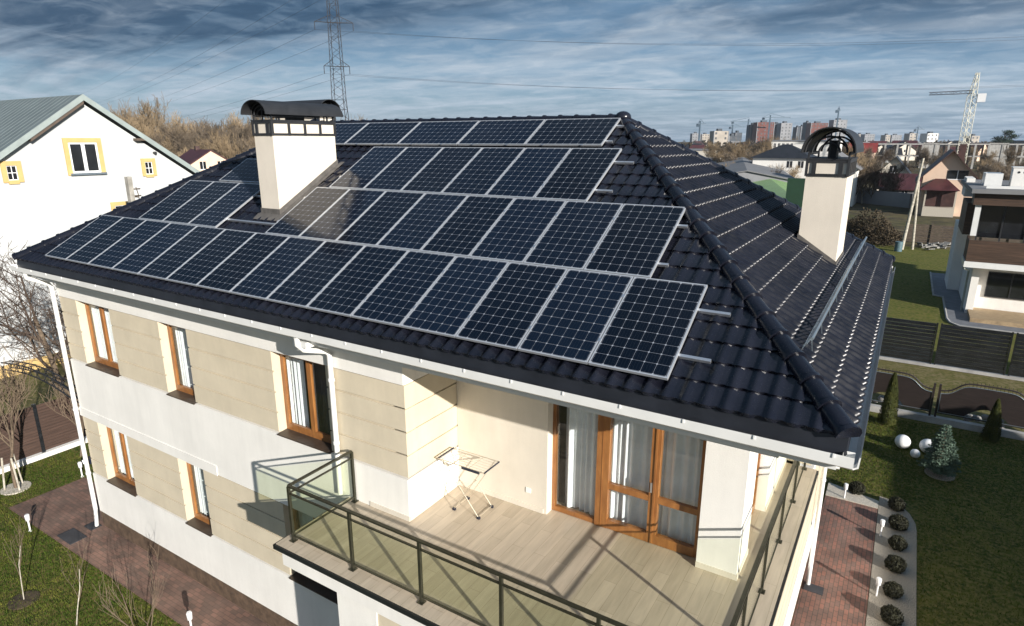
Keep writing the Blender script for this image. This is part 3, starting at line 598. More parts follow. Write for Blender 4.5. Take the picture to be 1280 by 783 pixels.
# windows
def window(x0, x1, z0, z1, sashes, label=None, dark=None, wy=WY):
    yf = wy+.19; w = MB(); t = .06
    fr = bpy.data.objects.new('window', None)
    w.box(x0, yf, z0, x0+t, yf+.07, z1); w.box(x1-t, yf, z0, x1, yf+.07, z1); w.box(x0+t, yf, z1-t, x1-t, yf+.07, z1); w.box(x0+t, yf, z0, x1-t, yf+.07, z0+t+.02)
    gl = []; n = len(sashes)-1
    for i in range(n):
        a = x0+t+(x1-x0-2*t)*sashes[i]; b = x0+t+(x1-x0-2*t)*sashes[i+1]; s = .055; yy = yf-.018
        w.box(a+.004, yy, z0+t+.024, a+s, yy+.06, z1-t-.004); w.box(b-s, yy, z0+t+.024, b-.004, yy+.06, z1-t-.004)
        w.box(a+s, yy, z0+t+.024, b-s, yy+.06, z0+t+.024+s+.02); w.box(a+s, yy, z1-t-s, b-s, yy+.06, z1-t-.004)
        gl.append((a+s, b-s))
    o = w.build('window', 'wood', house)
    if label: o['label'] = label
    for a, b in gl: MB().box(a, yf+.012, z0+t+.07, b, yf+.024, z1-t-.05).build('pane', 'window_glass', o)
    cu = MB(); yc = yf+.17
    def fold(a, b, mname):
        q = MB(); n_ = int((b-a)/.012)+2; vs = []
        for k in range(n_):
            xx = a+(b-a)*k/(n_-1); yy = yc+.022*math.sin(xx*62)+.012*math.sin(xx*23+1)
            vs += [(xx, yy, z0+.06), (xx, yy, z1-.02)]
        q.add(vs, [(2*k, 2*k+2, 2*k+3, 2*k+1) for k in range(n_-1)], True); q.build('curtain', mname, o)
    for (a, b, mname) in (dark or [(0, 1, 'curtain')]): fold(x0+(x1-x0)*a, x0+(x1-x0)*b, mname)
    sl_ = MB(); sl_.prism([(x0+.004, yf-.002, z0+.012), (x0+.004, wy-.05, z0-.012), (x0+.004, wy-.05, z0-.035), (x0+.004, yf-.002, z0-.02)], (x1-x0-.008, 0, 0)); sl_.build('sill', 'sill_brown', o)
    h = MB()
    for zz in (z0+.35, (z0+z1)/2, z1-.35): h.box(x1-.035, yf-.05, zz-.03, x1-.015, yf-.002, zz+.03)
    h.build('shutter_clip', 'alu', o)
    # soffit of the opening and reveals
    return o
window(*UP[0], *UZ, [0, .5, 1]); window(*UP[1], *UZ, [0, 1]); 
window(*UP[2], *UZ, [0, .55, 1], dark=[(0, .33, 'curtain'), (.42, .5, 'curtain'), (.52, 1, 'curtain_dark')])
window(*LO[0], *LZ, [0, .5, 1]); window(*LO[1], *LZ, [0, 1]); window(*LO[2], *LZ, [0, .5, 1])

# terrace door set
dz0, dz1, DY = -3.65, -1.15, 2.0
d = MB(); X0, XM1, XM2, XN1, XN2, X1 = -2.54, -1.71, -1.49, -.80, -.65, .03
d.box(X0, DY, dz0+.01, X0+.06, DY+.09, dz1); d.box(X1-.06, DY, dz0+.01, X1+.029, DY+.09, dz1)
d.box(X0+.06, DY, dz0+.01, XM1, DY+.09, dz0+.09); d.box(X0+.06, DY, dz1-.08, X1-.06, DY+.09, dz1)
d.box(XM1, DY-.02, dz0+.01, XM2, DY+.1, dz1-.081); d.box(XM1+.10, DY-.026, dz0+.01, XM1+.115, DY-.0201, dz1-.081)
d.box(XN1, DY-.012, dz0+.01, XN2, DY+.1, dz1-.081); d.box(XN1+.07, DY-.03, dz0+.02, XN1+.10, DY-.0121, dz1-.081)
for a, b in ((XM2, XN1), (XN2, X1-.06)):
    d.box(a, DY-.012, dz0+.012, b, DY+.08, dz0+.17); d.box(a, DY-.008, -2.90, b, DY+.07, -2.80)
door = d.build('terrace_door', 'wood', house)
for a, b, z0, z1 in ((X0+.06, XM1, dz0+.09, dz1-.08), (XM2, XN1, dz0+.17, -2.9), (XM2, XN1, -2.8, dz1-.08), (XN2, X1-.06, dz0+.17, -2.9), (XN2, X1-.06, -2.8, dz1-.08)):
    MB().box(a, DY+.03, z0, b, DY+.045, z1).build('pane', 'window_glass', door)
hd = MB(); hd.box(XN1+.03, DY-.05, -2.72, XN1+.055, DY-.03, -2.55); hd.build('handle', 'alu', door)
for a, b, amp in ((X0+.13, XM1+.0, .030), (XM2-.2, XN1+.03, .035), (XN2-.1, X1+.02, .03)):
    q = MB(); n_ = int((b-a)/.008); vs = []
    for k in range(n_):
        xx = a+(b-a)*k/(n_-1); yy = DY+.22+amp*math.sin(xx*46+math.sin(xx*9)*2)+.02*math.sin(xx*17)
        vs += [(xx, yy+.02*math.sin(xx*31), dz0+.03), (xx, yy, dz1)]
    q.add(vs, [(2*k, 2*k+2, 2*k+3, 2*k+1) for k in range(n_-1)], True); q.build('curtain', 'curtain', door)
# brown framed side door between the pillars
sd_ = MB(); sd_.box(.42, 2.565, -3.64, .50, 2.64, -.63); sd_.box(.42, 3.85, -3.64, .5, 3.915, -.63); sd_.box(.42, 2.64, -3.64, .5, 3.85, -3.50); sd_.box(.42, 3.2, -3.5, .5, 3.28, -.63)
s2 = sd_.build('side_door', 'wood', house); MB().box(.45, 2.64, -3.5, .462, 3.85, -.65).build('pane', 'window_glass', s2); MB().box(.2, 2.6, -3.5, .22, 3.88, -.65).build('curtain', 'curtain', s2)
MB().box(-2.95, 1.805, -3.33, -2.86, 1.819, -3.24).build('socket', 'socket', house)
lt = MB(); lt.box(-4.0, 1.76, -.9, -3.86, 1.819, -.82); lt.tube([(-3.93, 1.76, -.86), (-3.93, 1.62, -.88), (-3.75, 1.60, -.95)], .012, 6); lt.build('wall_light', 'white_trim', house)

# railing
railing = bpy.data.objects.new('railing', None); COL.objects.link(railing); railing.parent = house; railing.location = (0, 0, 0)
RX0, RX1, RYF = -5.67, 1.03, -1.0; FZ = -3.65
rl = MB()
def run(p, q, n, first=True):
    p, q = Vector(p), Vector(q)
    d_ = (q-p).normalized()
    for z, w_, h_ in ((FZ+1.0, .05, .028), (FZ+.87, .03, .022), (FZ+.10, .03, .022)):
        rl.bar(p+Vector((0, 0, z)), q+Vector((0, 0, z)), w_, h_)
    for i in range(n+1):
        if i == 0 and not first: continue
        c = p+(q-p)*i/n; po = MB(); po.box(c.x-.022, c.y-.022, FZ+.004, c.x+.022, c.y+.022, FZ+.982); po.box(c.x-.05, c.y-.05, FZ+.001, c.x+.05, c.y+.05, FZ+.012); po.build('post', 'rail_bronze', railing)
    for i in range(n):
        a = p+(q-p)*i/n+d_*.04; b = p+(q-p)*(i+1)/n-d_*.04; nn = Vector((-d_.y, d_.x, 0))*.005; g_ = MB()
        g_.prism([a-nn+Vector((0, 0, FZ+.12)), b-nn+Vector((0, 0, FZ+.12)), b-nn+Vector((0, 0, FZ+.84)), a-nn+Vector((0, 0, FZ+.84))], nn*2); g_.build('glass_panel', 'rail_glass', railing)
run((RX0, .36, 0), (RX0, RYF, 0), 1); run((RX0, RYF, 0), (RX1, RYF, 0), 5, False); run((RX1, RYF, 0), (RX1, 5.9, 0), 5, False)
rl.build('handrail', 'rail_bronze', railing)

# downpipes
def pipe(pts, r=.047, br=()):
    mb = MB(); mb.tube(pts, r, 12)
    for z in br: mb.tube([(pts[-1][0], pts[-1][1], z), (pts[-1][0], pts[-1][1], z+.05)], r+.012, 12)
    mb.build('downpipe', 'white_trim', house)
pipe([(-6.18, -.17, -.50), (-6.18, -.17, -.62), (-6.12, -.10, -.72), (-6.03, .28, -.84), (-6.02, .345, -.92), (-6.02, .345, -3.6)], br=(-1.4, -2.6))
pipe([(-16.02, -.17, -.5), (-16.02, -.17, -.6), (-16.02, .28, -.85), (-16.02, .33, -.95), (-16.02, .33, -7.3)], .055, br=(-2.0, -4.3, -6.2))
pipe([(-16.02, .33, -7.3), (-16.06, .30, -7.83)], .05)
pipe([(1.95, 8.25, -.5), (1.95, 8.25, -.62), (1.30, 8.25, -.95), (1.27, 8.25, -1.05), (1.27, 8.25, -7.83)], .05, br=(-2.5, -5.0))
MB().box(-6.3, -.16, -.66, -5.98, .05, -.56).build('gutter_outlet', 'white_trim', house)

# ------------------------------------------------------------------ solar panels
proto = thing('solar_panel', 'x', 'solar panel', (0, 0, 0), rel=False)
f = MB(); t = .018; th = .038
f.box(0, 0, -th, PW, t, 0); f.box(0, PH-t, -th, PW, PH, 0); f.box(0, t, -th, t, PH-t, 0); f.box(PW-t, t, -th, PW, PH-t, 0)
f.build('frame', 'alu_frame', proto, local=True)
MB().box(t, t, -.012, PW-t, PH-t, -.004).build('cell_sheet', 'solar_cells', proto, local=True)
def on_roof(x, s, off=0): return Vector((x, s*CS-off*SN, s*SN+off*CS))
for cx_, cy_ in ((-.0075, .40), (-.0075, 1.24)): MB().box(cx_-.018, cy_-.03, .0005, cx_+.018, cy_+.03, .005).build('clamp', 'alu', proto, local=True)
first = [True]
def panel(x, s, label, group, land=False):
    p = on_roof(x+(PH if land else 0), s)
    if first[0]: o = proto; first[0] = False; o.location = p+Vector((0, 0, GZ)); o['label'] = label; o['group'] = group
    else: o = copy_tree(proto, None, p, label=label, group=group)
    m = Matrix.Rotation(SL, 4, 'X') @ (Matrix.Rotation(R(90), 4, 'Z') if land else Matrix.Identity(4))
    o.rotation_euler = m.to_euler(); return o
GRP = 'solar panels on the front roof slope'; PT = 1.0133
last = lambda i, n: ('rightmost' if i == n-1 else 'leftmost' if i == 0 else ORD[i]+' from the left')
for i in range(15): panel(-15*PT+i*PT, 0, 'solar panel in the lowest row above the gutter, %s' % last(i, 15), GRP)
for i in range(8): panel(-.786-8*PT+i*PT, 1.671, 'solar panel in the second row right of the wide chimney, %s' % last(i, 8), GRP)
for i in range(3): panel(-13.571+i*PT, 1.671, 'solar panel left of the wide chimney in the group of three, %s' % ('left one', 'middle one', 'right one')[i], GRP)
for i in range(6): panel(-2.461-6*PT+i*PT, 3.347, 'solar panel in the third row up, %s of its six' % last(i, 6), GRP)
panel(-12.45, 3.38, 'sideways solar panel partly hidden behind the wide chimney', GRP, True)
for i in range(5): panel(-2.907-5*1.672+i*1.672, 5.125, 'sideways solar panel in the top row beneath the ridge, %s' % last(i, 5), GRP, True)
def rail(x0, x1, s, label):
    mb = MB(); d_ = Vector((0, CS, SN)); n_ = Vector((0, -SN, CS)); q = .020
    mb.bar(on_roof(x0, s, -.062), on_roof(x1, s, -.062), .042, .04, n_); mb.bar(on_roof(x0, s, -.043), on_roof(x1, s, -.043), .012, .006, n_)
    x = x0+.5
    while x < x1: mb.bar(on_roof(x, s+.02, -.083), on_roof(x, s+.02, -.125), .03, .04); x += 1.25
    tag(mb.build('mounting_rail', 'alu'), label, 'rail', 'aluminium mounting rails under the panels')
rail(-15.1, .36, .42, 'lower aluminium rail under the lowest panel row'); rail(-15.1, .38, 1.22, 'upper aluminium rail under the lowest panel row')
rail(-13.6, -.66, 2.02, 'lower rail under the second row, bridging the gap before the chimney'); rail(-8.9, -.66, 2.92, 'upper rail under the second row right of the chimney'); rail(-13.6, -10.4, 2.92, 'upper rail under the group of three panels')
rail(-8.6, -2.17, 3.73, 'lower rail under the third panel row'); rail(-8.6, -2.12, 4.62, 'upper rail under the third panel row')
rail(-11.2, -2.80, 5.33, 'lower rail under the top panel row'); rail(-11.2, -2.78, 5.9, 'upper rail under the top panel row')

# ------------------------------------------------------------------ clothes rack
rk = thing('clothes_rack', 'folding clothes drying rack standing empty on the terrace', 'drying rack', (-3.8, 1.3, FZ))
a0, a1, b0, b1, zt = -4.30, -3.32, 1.06, 1.52, -2.72
fr = MB(); fr.tube([(a0, b0, zt), (a1, b0, zt)], .008, 6); fr.tube([(a0, b1, zt), (a1, b1, zt)], .008, 6)
for i in range(1, 6): fr.tube([(a0, b0+(b1-b0)*i/6, zt-.004), (a1, b0+(b1-b0)*i/6, zt-.004)], .003, 5)
for i in (1, 2): fr.tube([(a0+(a1-a0)*i/3, b0, zt-.006), (a0+(a1-a0)*i/3, b1, zt-.006)], .005, 5)
fr.tube([(a0+.3, b0+.02, zt-.01), (a0+.75, b1-.02, zt+.01)], .005, 5)
fr.build('drying_frame', 'rack_metal', rk)
en = MB(); en.tube([(a0, b0, zt), (a0, b1, zt)], .014, 8); en.tube([(a1, b0, zt), (a1, b1, zt)], .014, 8); en.bar((-3.78, b0-.005, zt-.02), (-3.42, b0-.005, zt-.02), .025, .045); en.build('end_bar', 'plastic_dark', rk)
lg = MB()
for y in (1.09, 1.50):
    lg.tube([(-4.22, y, zt), (-3.47, y, FZ+.02)], .008, 6); lg.tube([(-3.40, y, zt), (-3.99, y, FZ+.02)], .008, 6)
for x in (-3.47, -3.99): lg.tube([(x, 1.09, FZ+.03), (x, 1.50, FZ+.03)], .008, 6)
lg.tube([(-3.78, 1.09, -3.2), (-3.78, 1.5, -3.2)], .007, 6)
lg.build('leg', 'rack_metal', rk)
for x, y in ((-3.47, 1.09), (-3.47, 1.5), (-3.99, 1.09), (-3.99, 1.5)): MB().box(x-.03, y-.02, FZ+.002, x+.03, y+.02, FZ+.04).build('foot', 'plastic_dark', rk)

# ------------------------------------------------------------------ garden lamps
bp_ = thing('bollard_lamp', 'x', 'garden lamp', (0, 0, 0), rel=False)
MB().tube([(0, 0, 0), (0, 0, .32)], .022, 10).build('stem', 'lamp_white', bp_, local=True)
MB().tube([(0, 0, .32), (0, 0, .34), (0, 0, .5), (0, 0, .52)], [.03, .055, .06, .045], 12).build('head', 'lamp_white', bp_, local=True)
MB().tube([(0, 0, 0), (0, 0, .015)], .05, 10).build('base', 'lamp_white', bp_, local=True)
lamps = [(gnd(38, 664), 'white garden lamp on the lawn edge beside the brown paving'), (gnd(103, 596), 'white garden lamp near the left house corner'), (gnd(240, 790), 'white garden lamp at the bottom edge of the brown path'),
    (gnd(1055, 624), 'white garden lamp on the pale edging at the far end of the red path'), (gnd(1100, 671), 'white garden lamp by the gravel bed, middle one on the right'), (gnd(1095, 746), 'white garden lamp by the gravel bed, nearest one on the right')]
for i, (p, l) in enumerate(lamps):
    if i == 0: bp_.location = p+Vector((0, 0, GZ)); bp_['label'] = l; bp_['group'] = 'small white garden lamps'
    else: copy_tree(bp_, None, p, label=l, group='small white garden lamps')
fl_ = thing('flood_light', 'black floodlight with white lens on the left house corner', 'floodlight', (-16.05, .6, -6.0))
m_ = MB(); m_.bar((-16.0, .9, -5.95), (-16.55, .55, -6.05), .22, .16); m_.build('housing', 'plastic_dark', fl_); MB().bar((-16.56, .545, -6.05), (-16.60, .52, -6.06), .16, .12).build('lens', 'lamp_white', fl_); MB().bar((-15.95, .95, -6.1), (-16.1, .85, -6.0), .05, .05).build('bracket', 'weather_wood', fl_)
tag(MB().box(-16.5, -.52, -GZ+.013, -15.75, -.10, -GZ+.03).build('manhole_cover', 'tarmac'), 'dark rectangular cover set in the brown paving', 'manhole cover')
tag(MB().box(1.2, 8.0, -GZ+.017, 1.62, 8.3, -GZ+.035).build('drain_grate', 'tarmac'), 'dark drain grate under the right downpipe', 'drain')
tag(MB().box(-16.35, .1, -GZ+.013, -15.96, .38, -GZ+.03).build('drain_grate', 'tarmac'), 'dark drain plate under the left downpipe', 'drain')
for p, r, l in ((gnd(1127, 560), .245, 'large white garden globe, leftmost of three'), (gnd(1158, 566), .25, 'large white garden globe half behind the little spruce'), (gnd(1143, 572), .15, 'smallest white garden globe between the larger two')):
    s_ = MB(); s_.sphere((p.x, p.y, -GZ+r), r, 24, 16); tag(s_.build('garden_globe', 'lamp_white'), l, 'garden globe', 'white garden globes')

# ------------------------------------------------------------------ vegetation
def leaves(mb, pts, size, rnd, tilt=1.0):
    for p in pts:
        n = Vector((rnd.gauss(0, 1), rnd.gauss(0, 1), rnd.gauss(0, 1)*tilt)).normalized(); a = n.orthogonal().normalized(); b = n.cross(a); s_ = size*rnd.uniform(.6, 1.4); t = rnd.uniform(0, 6.28)
        a, b = a*math.cos(t)+b*math.sin(t), b*math.cos(t)-a*math.sin(t)
        mb.add([p-a*s_, p+b*s_*.45, p+a*s_, p-b*s_*.45], [(0, 1, 2, 3)])
def thuja_proto(name, seed, h=2.2, r=.42):
    rnd = random.Random(seed); t = thing(name, 'x', 'thuja', (0, 0, 0), rel=False); mb = MB(); pts = []
    ph_ = [(rnd.uniform(0, 6.28), rnd.uniform(3, 6), rnd.uniform(0, 6.28)) for _ in range(5)]
    for i in range(9000):
        z = rnd.random()**1.25; a = rnd.uniform(0, 6.28); rad = r*(1-z)**.62*(.9+.0*a)
        rad *= 1+.22*sum(math.sin(a*(k+2)+z*f_+p_) for k, (p_, f_, _) in enumerate(ph_))/3
        q = rad*(1-abs(rnd.gauss(0, .16))); pts.append(Vector((q*math.cos(a), q*math.sin(a), .12+z*h)))
    for p in pts:   # upright sprays
        n = Vector((p.x, p.y, 0)).normalized(); s_ = rnd.uniform(.03, .06); up = Vector((rnd.gauss(0, .25), rnd.gauss(0, .25), 1)).normalized()+n*.4; sd2 = up.cross(n).normalized()*s_*.35+n*rnd.uniform(-.01, .01)
        mb.add([p-sd2, p+sd2, p+up*s_*1.3], [(0, 1, 2)])
    mb.build('foliage', 'thuja', t, local=True); MB().tube([(0, 0, 0), (0, 0, h*.8)], .04, 7, .01).build('trunk', 'bark', t, local=True)
    return t
th_ = thuja_proto('thuja', 5)
th_.location = gnd(1108, 531)+Vector((0, 0, GZ)); th_['label'] = 'conical yellow-green thuja before the curved fence, next to the roof corner'; th_['group'] = 'thujas along the curved fence'; th_.scale = (.86, .86, .90)
copy_tree(th_, None, Vector((5.75, 20.0, -GZ)), 2.1, (.74, .74, .70), 'conical thuja before the curved fence, right of the spruce', 'thujas along the curved fence')
copy_tree(th_, None, Vector((7.35, 20.0, -GZ)), 4.0, (.78, .78, .72), 'thuja at the right edge of the photo before the curved fence', 'thujas along the curved fence')

def spruce(x, y, h=1.75, r=.62):
    rnd = random.Random(11); t = thing('blue_spruce', 'young blue-green spruce on the dark lawn beside the white globes', 'spruce', (x, y, -GZ)); mb = MB(); br = MB(); o = Vector((x, y, -GZ))
    z = .15
    while z < h:
        k = 1-z/h; n = int(6+7*k); rr = r*k**.85+.03
        for i in range(n):
            a = 6.28*i/n+rnd.uniform(-.3, .3); L_ = rr*rnd.uniform(.75, 1.12); d_ = Vector((math.cos(a), math.sin(a), .22)).normalized(); p0 = o+Vector((0, 0, z)); p1 = p0+d_*L_
            br.tube([p0, p1], .008, 4, .003, cap=False)
            for j in range(int(26*L_/.5)+8):
                s_ = rnd.uniform(.15, 1); p = p0+d_*L_*s_; side = Vector((-d_.y, d_.x, rnd.uniform(-.2, .3))).normalized()*rnd.choice((-1, 1)); w = (1-s_)*.20*L_/.5+.05
                q = p+side*w*rnd.uniform(.3, 1)+d_*.04; br.tube([p, q], .004, 3, .002, cap=False)
                for m_2 in range(5):
                    c = p+(q-p)*m_2/4; leaves(mb, [c], .035, rnd, .6)
        z += .11
    mb.build('needles', 'spruce', t); br.tube([o, o+Vector((0, 0, h))], .03, 7, .006); br.build('trunk', 'bark', t)
p = gnd(1172, 593); spruce(p.x, p.y)
rg = MB(); rg.tube([(p.x+.05, p.y, -GZ), (p.x+.05, p.y, -GZ+.03)], .42, 20); tag(rg.build('mulch_ring', 'gravel'), 'pale round mulch ring under the young spruce', 'mulch ring')

def ball(seed, r, m, n=1500):
    rnd = random.Random(seed); t = thing('ball_shrub', 'x', 'shrub', (0, 0, 0), rel=False); mb = MB(); pts = []
    for _ in range(n):
        v = Vector((rnd.gauss(0, 1), rnd.gauss(0, 1), rnd.gauss(0, 1))).normalized(); q = r*(1-abs(rnd.gauss(0, .12)))*(1+.09*math.sin(v.x*7+seed)*math.sin(v.y*6)); pts.append(Vector((v.x*q, v.y*q, max(.01, r*.8+v.z*q*.85))))
    leaves(mb, pts, .032, rnd); mb.sphere((0, 0, r*.8), r*.78, 12, 8, .85); mb.build('foliage', m, t, local=True); MB().tube([(0, 0, 0), (0, 0, r)], .02, 6).build('stem', 'bark', t, local=True); return t
bs = [(1070, 617), (1120, 637), (1122, 661), (1121, 686), (1118, 713), (1115, 745), (1113, 778)]
b1 = ball(3, .23, 'box_dark')
for i, q in enumerate(bs):
    p = gnd(*q); l = 'dark clipped ball shrub %s' % ('at the sunny corner by the far garden lamp' if i == 0 else 'in the gravel bed, %s from the far end' % ORD[i-1])
    if i == 0: b1.location = p+Vector((0, 0, GZ)); b1['label'] = l; b1['group'] = 'ball shrubs beside the red path'
    else: copy_tree(b1, None, p, i*1.3, .9+.2*((i*7) % 5)/5, l, 'ball shrubs beside the red path')

# bare trees -------------------------------------------------------
def bare_tree(seed, h, spread=.55, levels=5, kids=(5, 5, 5, 4, 3), r0=.09, rmin=.006, up=.35, stems=1, lean=0, first_split=.25, droop=0, wob=.12):
    rnd = random.Random(seed); trunk = MB(); crown = MB()
    def grow(p, d_, L_, r, lv):
        n = 3 if lv < 2 else 2; pts = [p]; q = Vector(p); dd = Vector(d_)
        for i in range(n):
            dd = (dd+Vector((rnd.gauss(0, wob), rnd.gauss(0, wob), rnd.gauss(0, wob)+up*.12-droop*lv*.05))).normalized(); q = q+dd*L_/n; pts.append(q)
        r2 = max(rmin, r*.6)
        (trunk if lv == 0 else crown).tube(pts, r, 7 if lv == 0 else (5 if lv == 1 else 3), r2, cap=False, smooth=lv < 2)
        if lv >= levels: return
        for k in range(kids[lv]):
            s_ = first_split+(1-first_split)*((k+rnd.random())/kids[lv]) if lv == 0 else .15+.85*((k+rnd.random())/kids[lv])
            i = min(n-1, int(s_*n)); b = pts[i]+(pts[i+1]-pts[i])*(s_*n-i)
            rv = Vector((rnd.gauss(0, 1), rnd.gauss(0, 1), rnd.gauss(0, .6)+up)).normalized()
            nd = (dd*(1-spread)+rv*spread*1.3).normalized()
            grow(b, nd, L_*rnd.uniform(.52, .74)*(1.1-.35*s_ if lv == 0 else 1), max(rmin, r*.55*(1.15-.5*s_)), lv+1)
        return
    for s_ in range(stems):
        d_ = Vector((rnd.gauss(0, .3), rnd.gauss(0, .3), 1)).normalized() if stems > 1 else Vector((lean, 0, 1)).normalized()
        grow(Vector((rnd.gauss(0, .05*(stems > 1)), rnd.gauss(0, .05*(stems > 1)), -.05)), d_, h*.55, r0, 0)
    return trunk, crown
def tree_thing(name, label, loc, tm, cm, args, group=None, rz=0, sc=1, cat='tree'):
    t = thing(name, label, cat, loc, group); tr, cr = bare_tree(**args); tr.build('trunk', tm, t, local=True); cr.build('crown', cm, t, local=True)
    t.rotation_euler = (0, 0, rz); t.scale = (sc, sc, sc); return t
tree_thing('bare_tree', 'bushy leafless tree before the white neighbour house, behind the brown fence', (-25.2, 3.6, -GZ), 'bark', 'twig_dark', dict(seed=21, h=7.6, spread=.62, levels=5, kids=(6, 5, 4, 3, 2), r0=.12, rmin=.007, up=.45, stems=3, first_split=.2))
st = tree_thing('staked_tree', 'leafless young tree tied to pale stakes by the brown fence', gnd(20, 611), 'bark', 'twig', dict(seed=4, h=4.6, spread=.42, levels=4, kids=(7, 5, 4, 3), r0=.05, rmin=.006, up=.9, first_split=.45))
sk_ = MB()
for a in (0, 2.1, 4.2): sk_.tube([(.28*math.cos(a), .28*math.sin(a), 0), (.17*math.cos(a), .17*math.sin(a), 1.1)], .03, 6)
sk_.build('stake', 'birch', st, local=True); MB().tube([(0, 0, 0), (0, 0, .04)], .4, 16).build('tree_ring', 'sand', st, local=True)
tree_thing('bare_tree', 'thin leafless tree at the left edge beside the arched truss', (-20.9, 2.1, -GZ), 'bark', 'twig', dict(seed=9, h=4.3, spread=.4, levels=4, kids=(6, 5, 4, 3), r0=.045, rmin=.006, up=.9, first_split=.3))
for q, sd_n, h, l in (((30, 751), 31, 2.6, 'leafless sapling in a small earth ring at the lower left'), ((95, 784), 32, 2.5, 'thin leafless sapling on the lawn by the bottom edge'), ((182, 800), 33, 2.3, 'many-stemmed leafless shrub below the brown path')):
    t_ = tree_thing('sapling', l, gnd(*q), 'birch' if sd_n != 33 else 'twig', 'twig', dict(seed=sd_n, h=h, spread=.34, levels=2, kids=(5, 3, 2), r0=.013, rmin=.0025, up=1.1, first_split=.35, stems=1 if sd_n != 33 else 4), cat='sapling')
    if sd_n == 31: MB().tube([(0, 0, 0), (0, 0, .03)], .32, 14).build('earth_ring', 'bush_brown', t_, local=True)

# ------------------------------------------------------------------ left side: fence, truss, neighbour house, pole
lfz = thing('slatted_fence', 'brown slatted fence on a white kerb left of the house', 'fence', (-22, 4, -GZ))
MB().box(-22.12, -9, -GZ-.1, -21.88, 26, -GZ+.14).build('kerb', 'white', lfz)
s_ = MB()
y = -9
for i in range(16): s_.box(-22.02, -9, -GZ+.18+i*.105, -21.985, 26, -GZ+.18+i*.105+.096)
s_.build('slats', 'fence_left', lfz)
y = -8.4
while y < 26: MB().box(-22.05, y, -GZ+.1, -21.95, y+.1, -GZ+1.92).build('post', 'fence_dark', lfz); y += 2.45
tr = MB(); P0, P1 = Vector((-16.0, .62, -4.35)), Vector((-22.0, .85, -4.40)); n = 22
pu, pd = [], []
for i in range(n+1):
    s = i/n; p = P0+(P1-P0)*s; c = .30*math.sin(math.pi*s); pu.append(p+Vector((0, 0, c+.13*min(1, s*6)))); pd.append(p+Vector((0, 0, c-.10*min(1, s*6))))
for off in (0, .22):
    o_ = Vector((0, off, 0)); tr.tube([p+o_ for p in pu], .022, 5); tr.tube([p+o_ for p in pd], .022, 5)
    for i in range(1, n): tr.tube([pu[i]+o_, pd[i+(1 if i % 2 else -1)]+o_], .013, 4)
for i in range(0, n+1, 2): tr.tube([pu[i], pu[i]+Vector((0, .22, 0))], .012, 4)
tr.tube([(-22, .85, -4.4), (-22, .85, -6)], .03, 6); tr.tube([(-15.93, .6, -4.3), (-16.1, .6, -4.42)], .035, 6)
tag(tr.build('arched_truss', 'dark_steel'), 'dark metal lattice arch from the left house corner to the fence', 'arch')

nh = thing('white_gable_house', 'large white gable house with sage metal roof and yellow window surrounds', 'house', (-37, 9, -GZ)); NX = -32
def zroof(y): return 4.55-abs(y-9.18)*.70
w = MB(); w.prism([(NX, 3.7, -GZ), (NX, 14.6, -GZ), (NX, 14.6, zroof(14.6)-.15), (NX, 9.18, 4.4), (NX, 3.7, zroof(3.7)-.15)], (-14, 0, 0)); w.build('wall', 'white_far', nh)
rf = MB()
for sgn in (-1, 1):
    e_ = 9.18+sgn*6.3
    rf.prism([(NX+.38, 9.18, 4.72), (NX+.38, e_, 4.72-6.3*.7), (NX+.38, e_, 4.60-6.3*.7), (NX+.38, 9.18, 4.60)], (-14.8, 0, 0))
    for k in range(0, 28, 1): # standing seams
        xx = NX+.3-.5*k; rf.prism([(xx, 9.18, 4.735), (xx, e_, 4.735-6.3*.7), (xx, e_, 4.715-6.3*.7), (xx, 9.18, 4.715)], (-.012, 0, 0))
rfo = rf.build('roof', 'roof_sage', nh)
bb = MB()
for sgn in (-1, 1):
    e_ = 9.18+sgn*6.3
    bb.prism([(NX+.40, 9.18, 4.74), (NX+.40, e_, 4.74-6.3*.7), (NX+.40, e_, 4.46-6.3*.7), (NX+.40, 9.18, 4.46)], (-.04, 0, 0))
bb.build('barge_board', 'roof_fascia', nh)
for sgn in (-1, 1):
    uu = MB()
    e_ = 9.18+sgn*2.45
    uu.prism([(NX+.005, 9.18, 4.59), (NX+.005, e_, 4.59-2.45*.7), (NX+.005, e_, 4.30-2.45*.7), (NX+.005, 9.18, 4.30)], (.34, 0, 0)) if sgn < 0 else uu.box(NX+.005, e_-.25, 2.62, NX+.36, e_+.25, 2.74)
    uu.build('verge_soffit', 'under_brown', nh)
def nwin(y0, y1, z0, z1, sur, kind):
    s = MB(); s.box(NX-.05, y0-sur, z0-sur*.5, NX+.07, y0, z1+sur); s.box(NX-.05, y1, z0-sur*.5, NX+.07, y1+sur, z1+sur); s.box(NX-.05, y0, z1, NX+.07, y1, z1+sur)
    if kind != 'main': s.box(NX-.05, y0, z0-sur*.9, NX+.07, y1, z0)
    o = s.build('window', 'yellow', nh)
    f = MB(); t = .09 if kind == 'main' else .035
    f.box(NX, y0, z0, NX+.022, y0+t, z1); f.box(NX, y1-t, z0, NX+.022, y1, z1); f.box(NX, y0+t, z0, NX+.022, y1-t, z0+t); f.box(NX, y0+t, z1-t, NX+.022, y1-t, z1)
    if kind == 'main': f.box(NX, (y0+y1)/2-.08, z0+t, NX+.022, (y0+y1)/2+.08, z1-t)
    else: f.box(NX, (y0+y1)/2-.015, z0+t, NX+.02, (y0+y1)/2+.015, z1-t); f.box(NX, y0+t, (z0+z1)/2-.015, NX+.018, y1-t, (z0+z1)/2+.015)
    f.build('frame', 'lamp_white', o); MB().box(NX-.01, y0, z0, NX+.008, y1, z1).build('pane', 'glass_dark', o)
    if kind == 'main': MB().box(NX+.001, y0-.12, z0-.10, NX+.14, y1+.2, z0-.001).build('sill', 'galv', o)
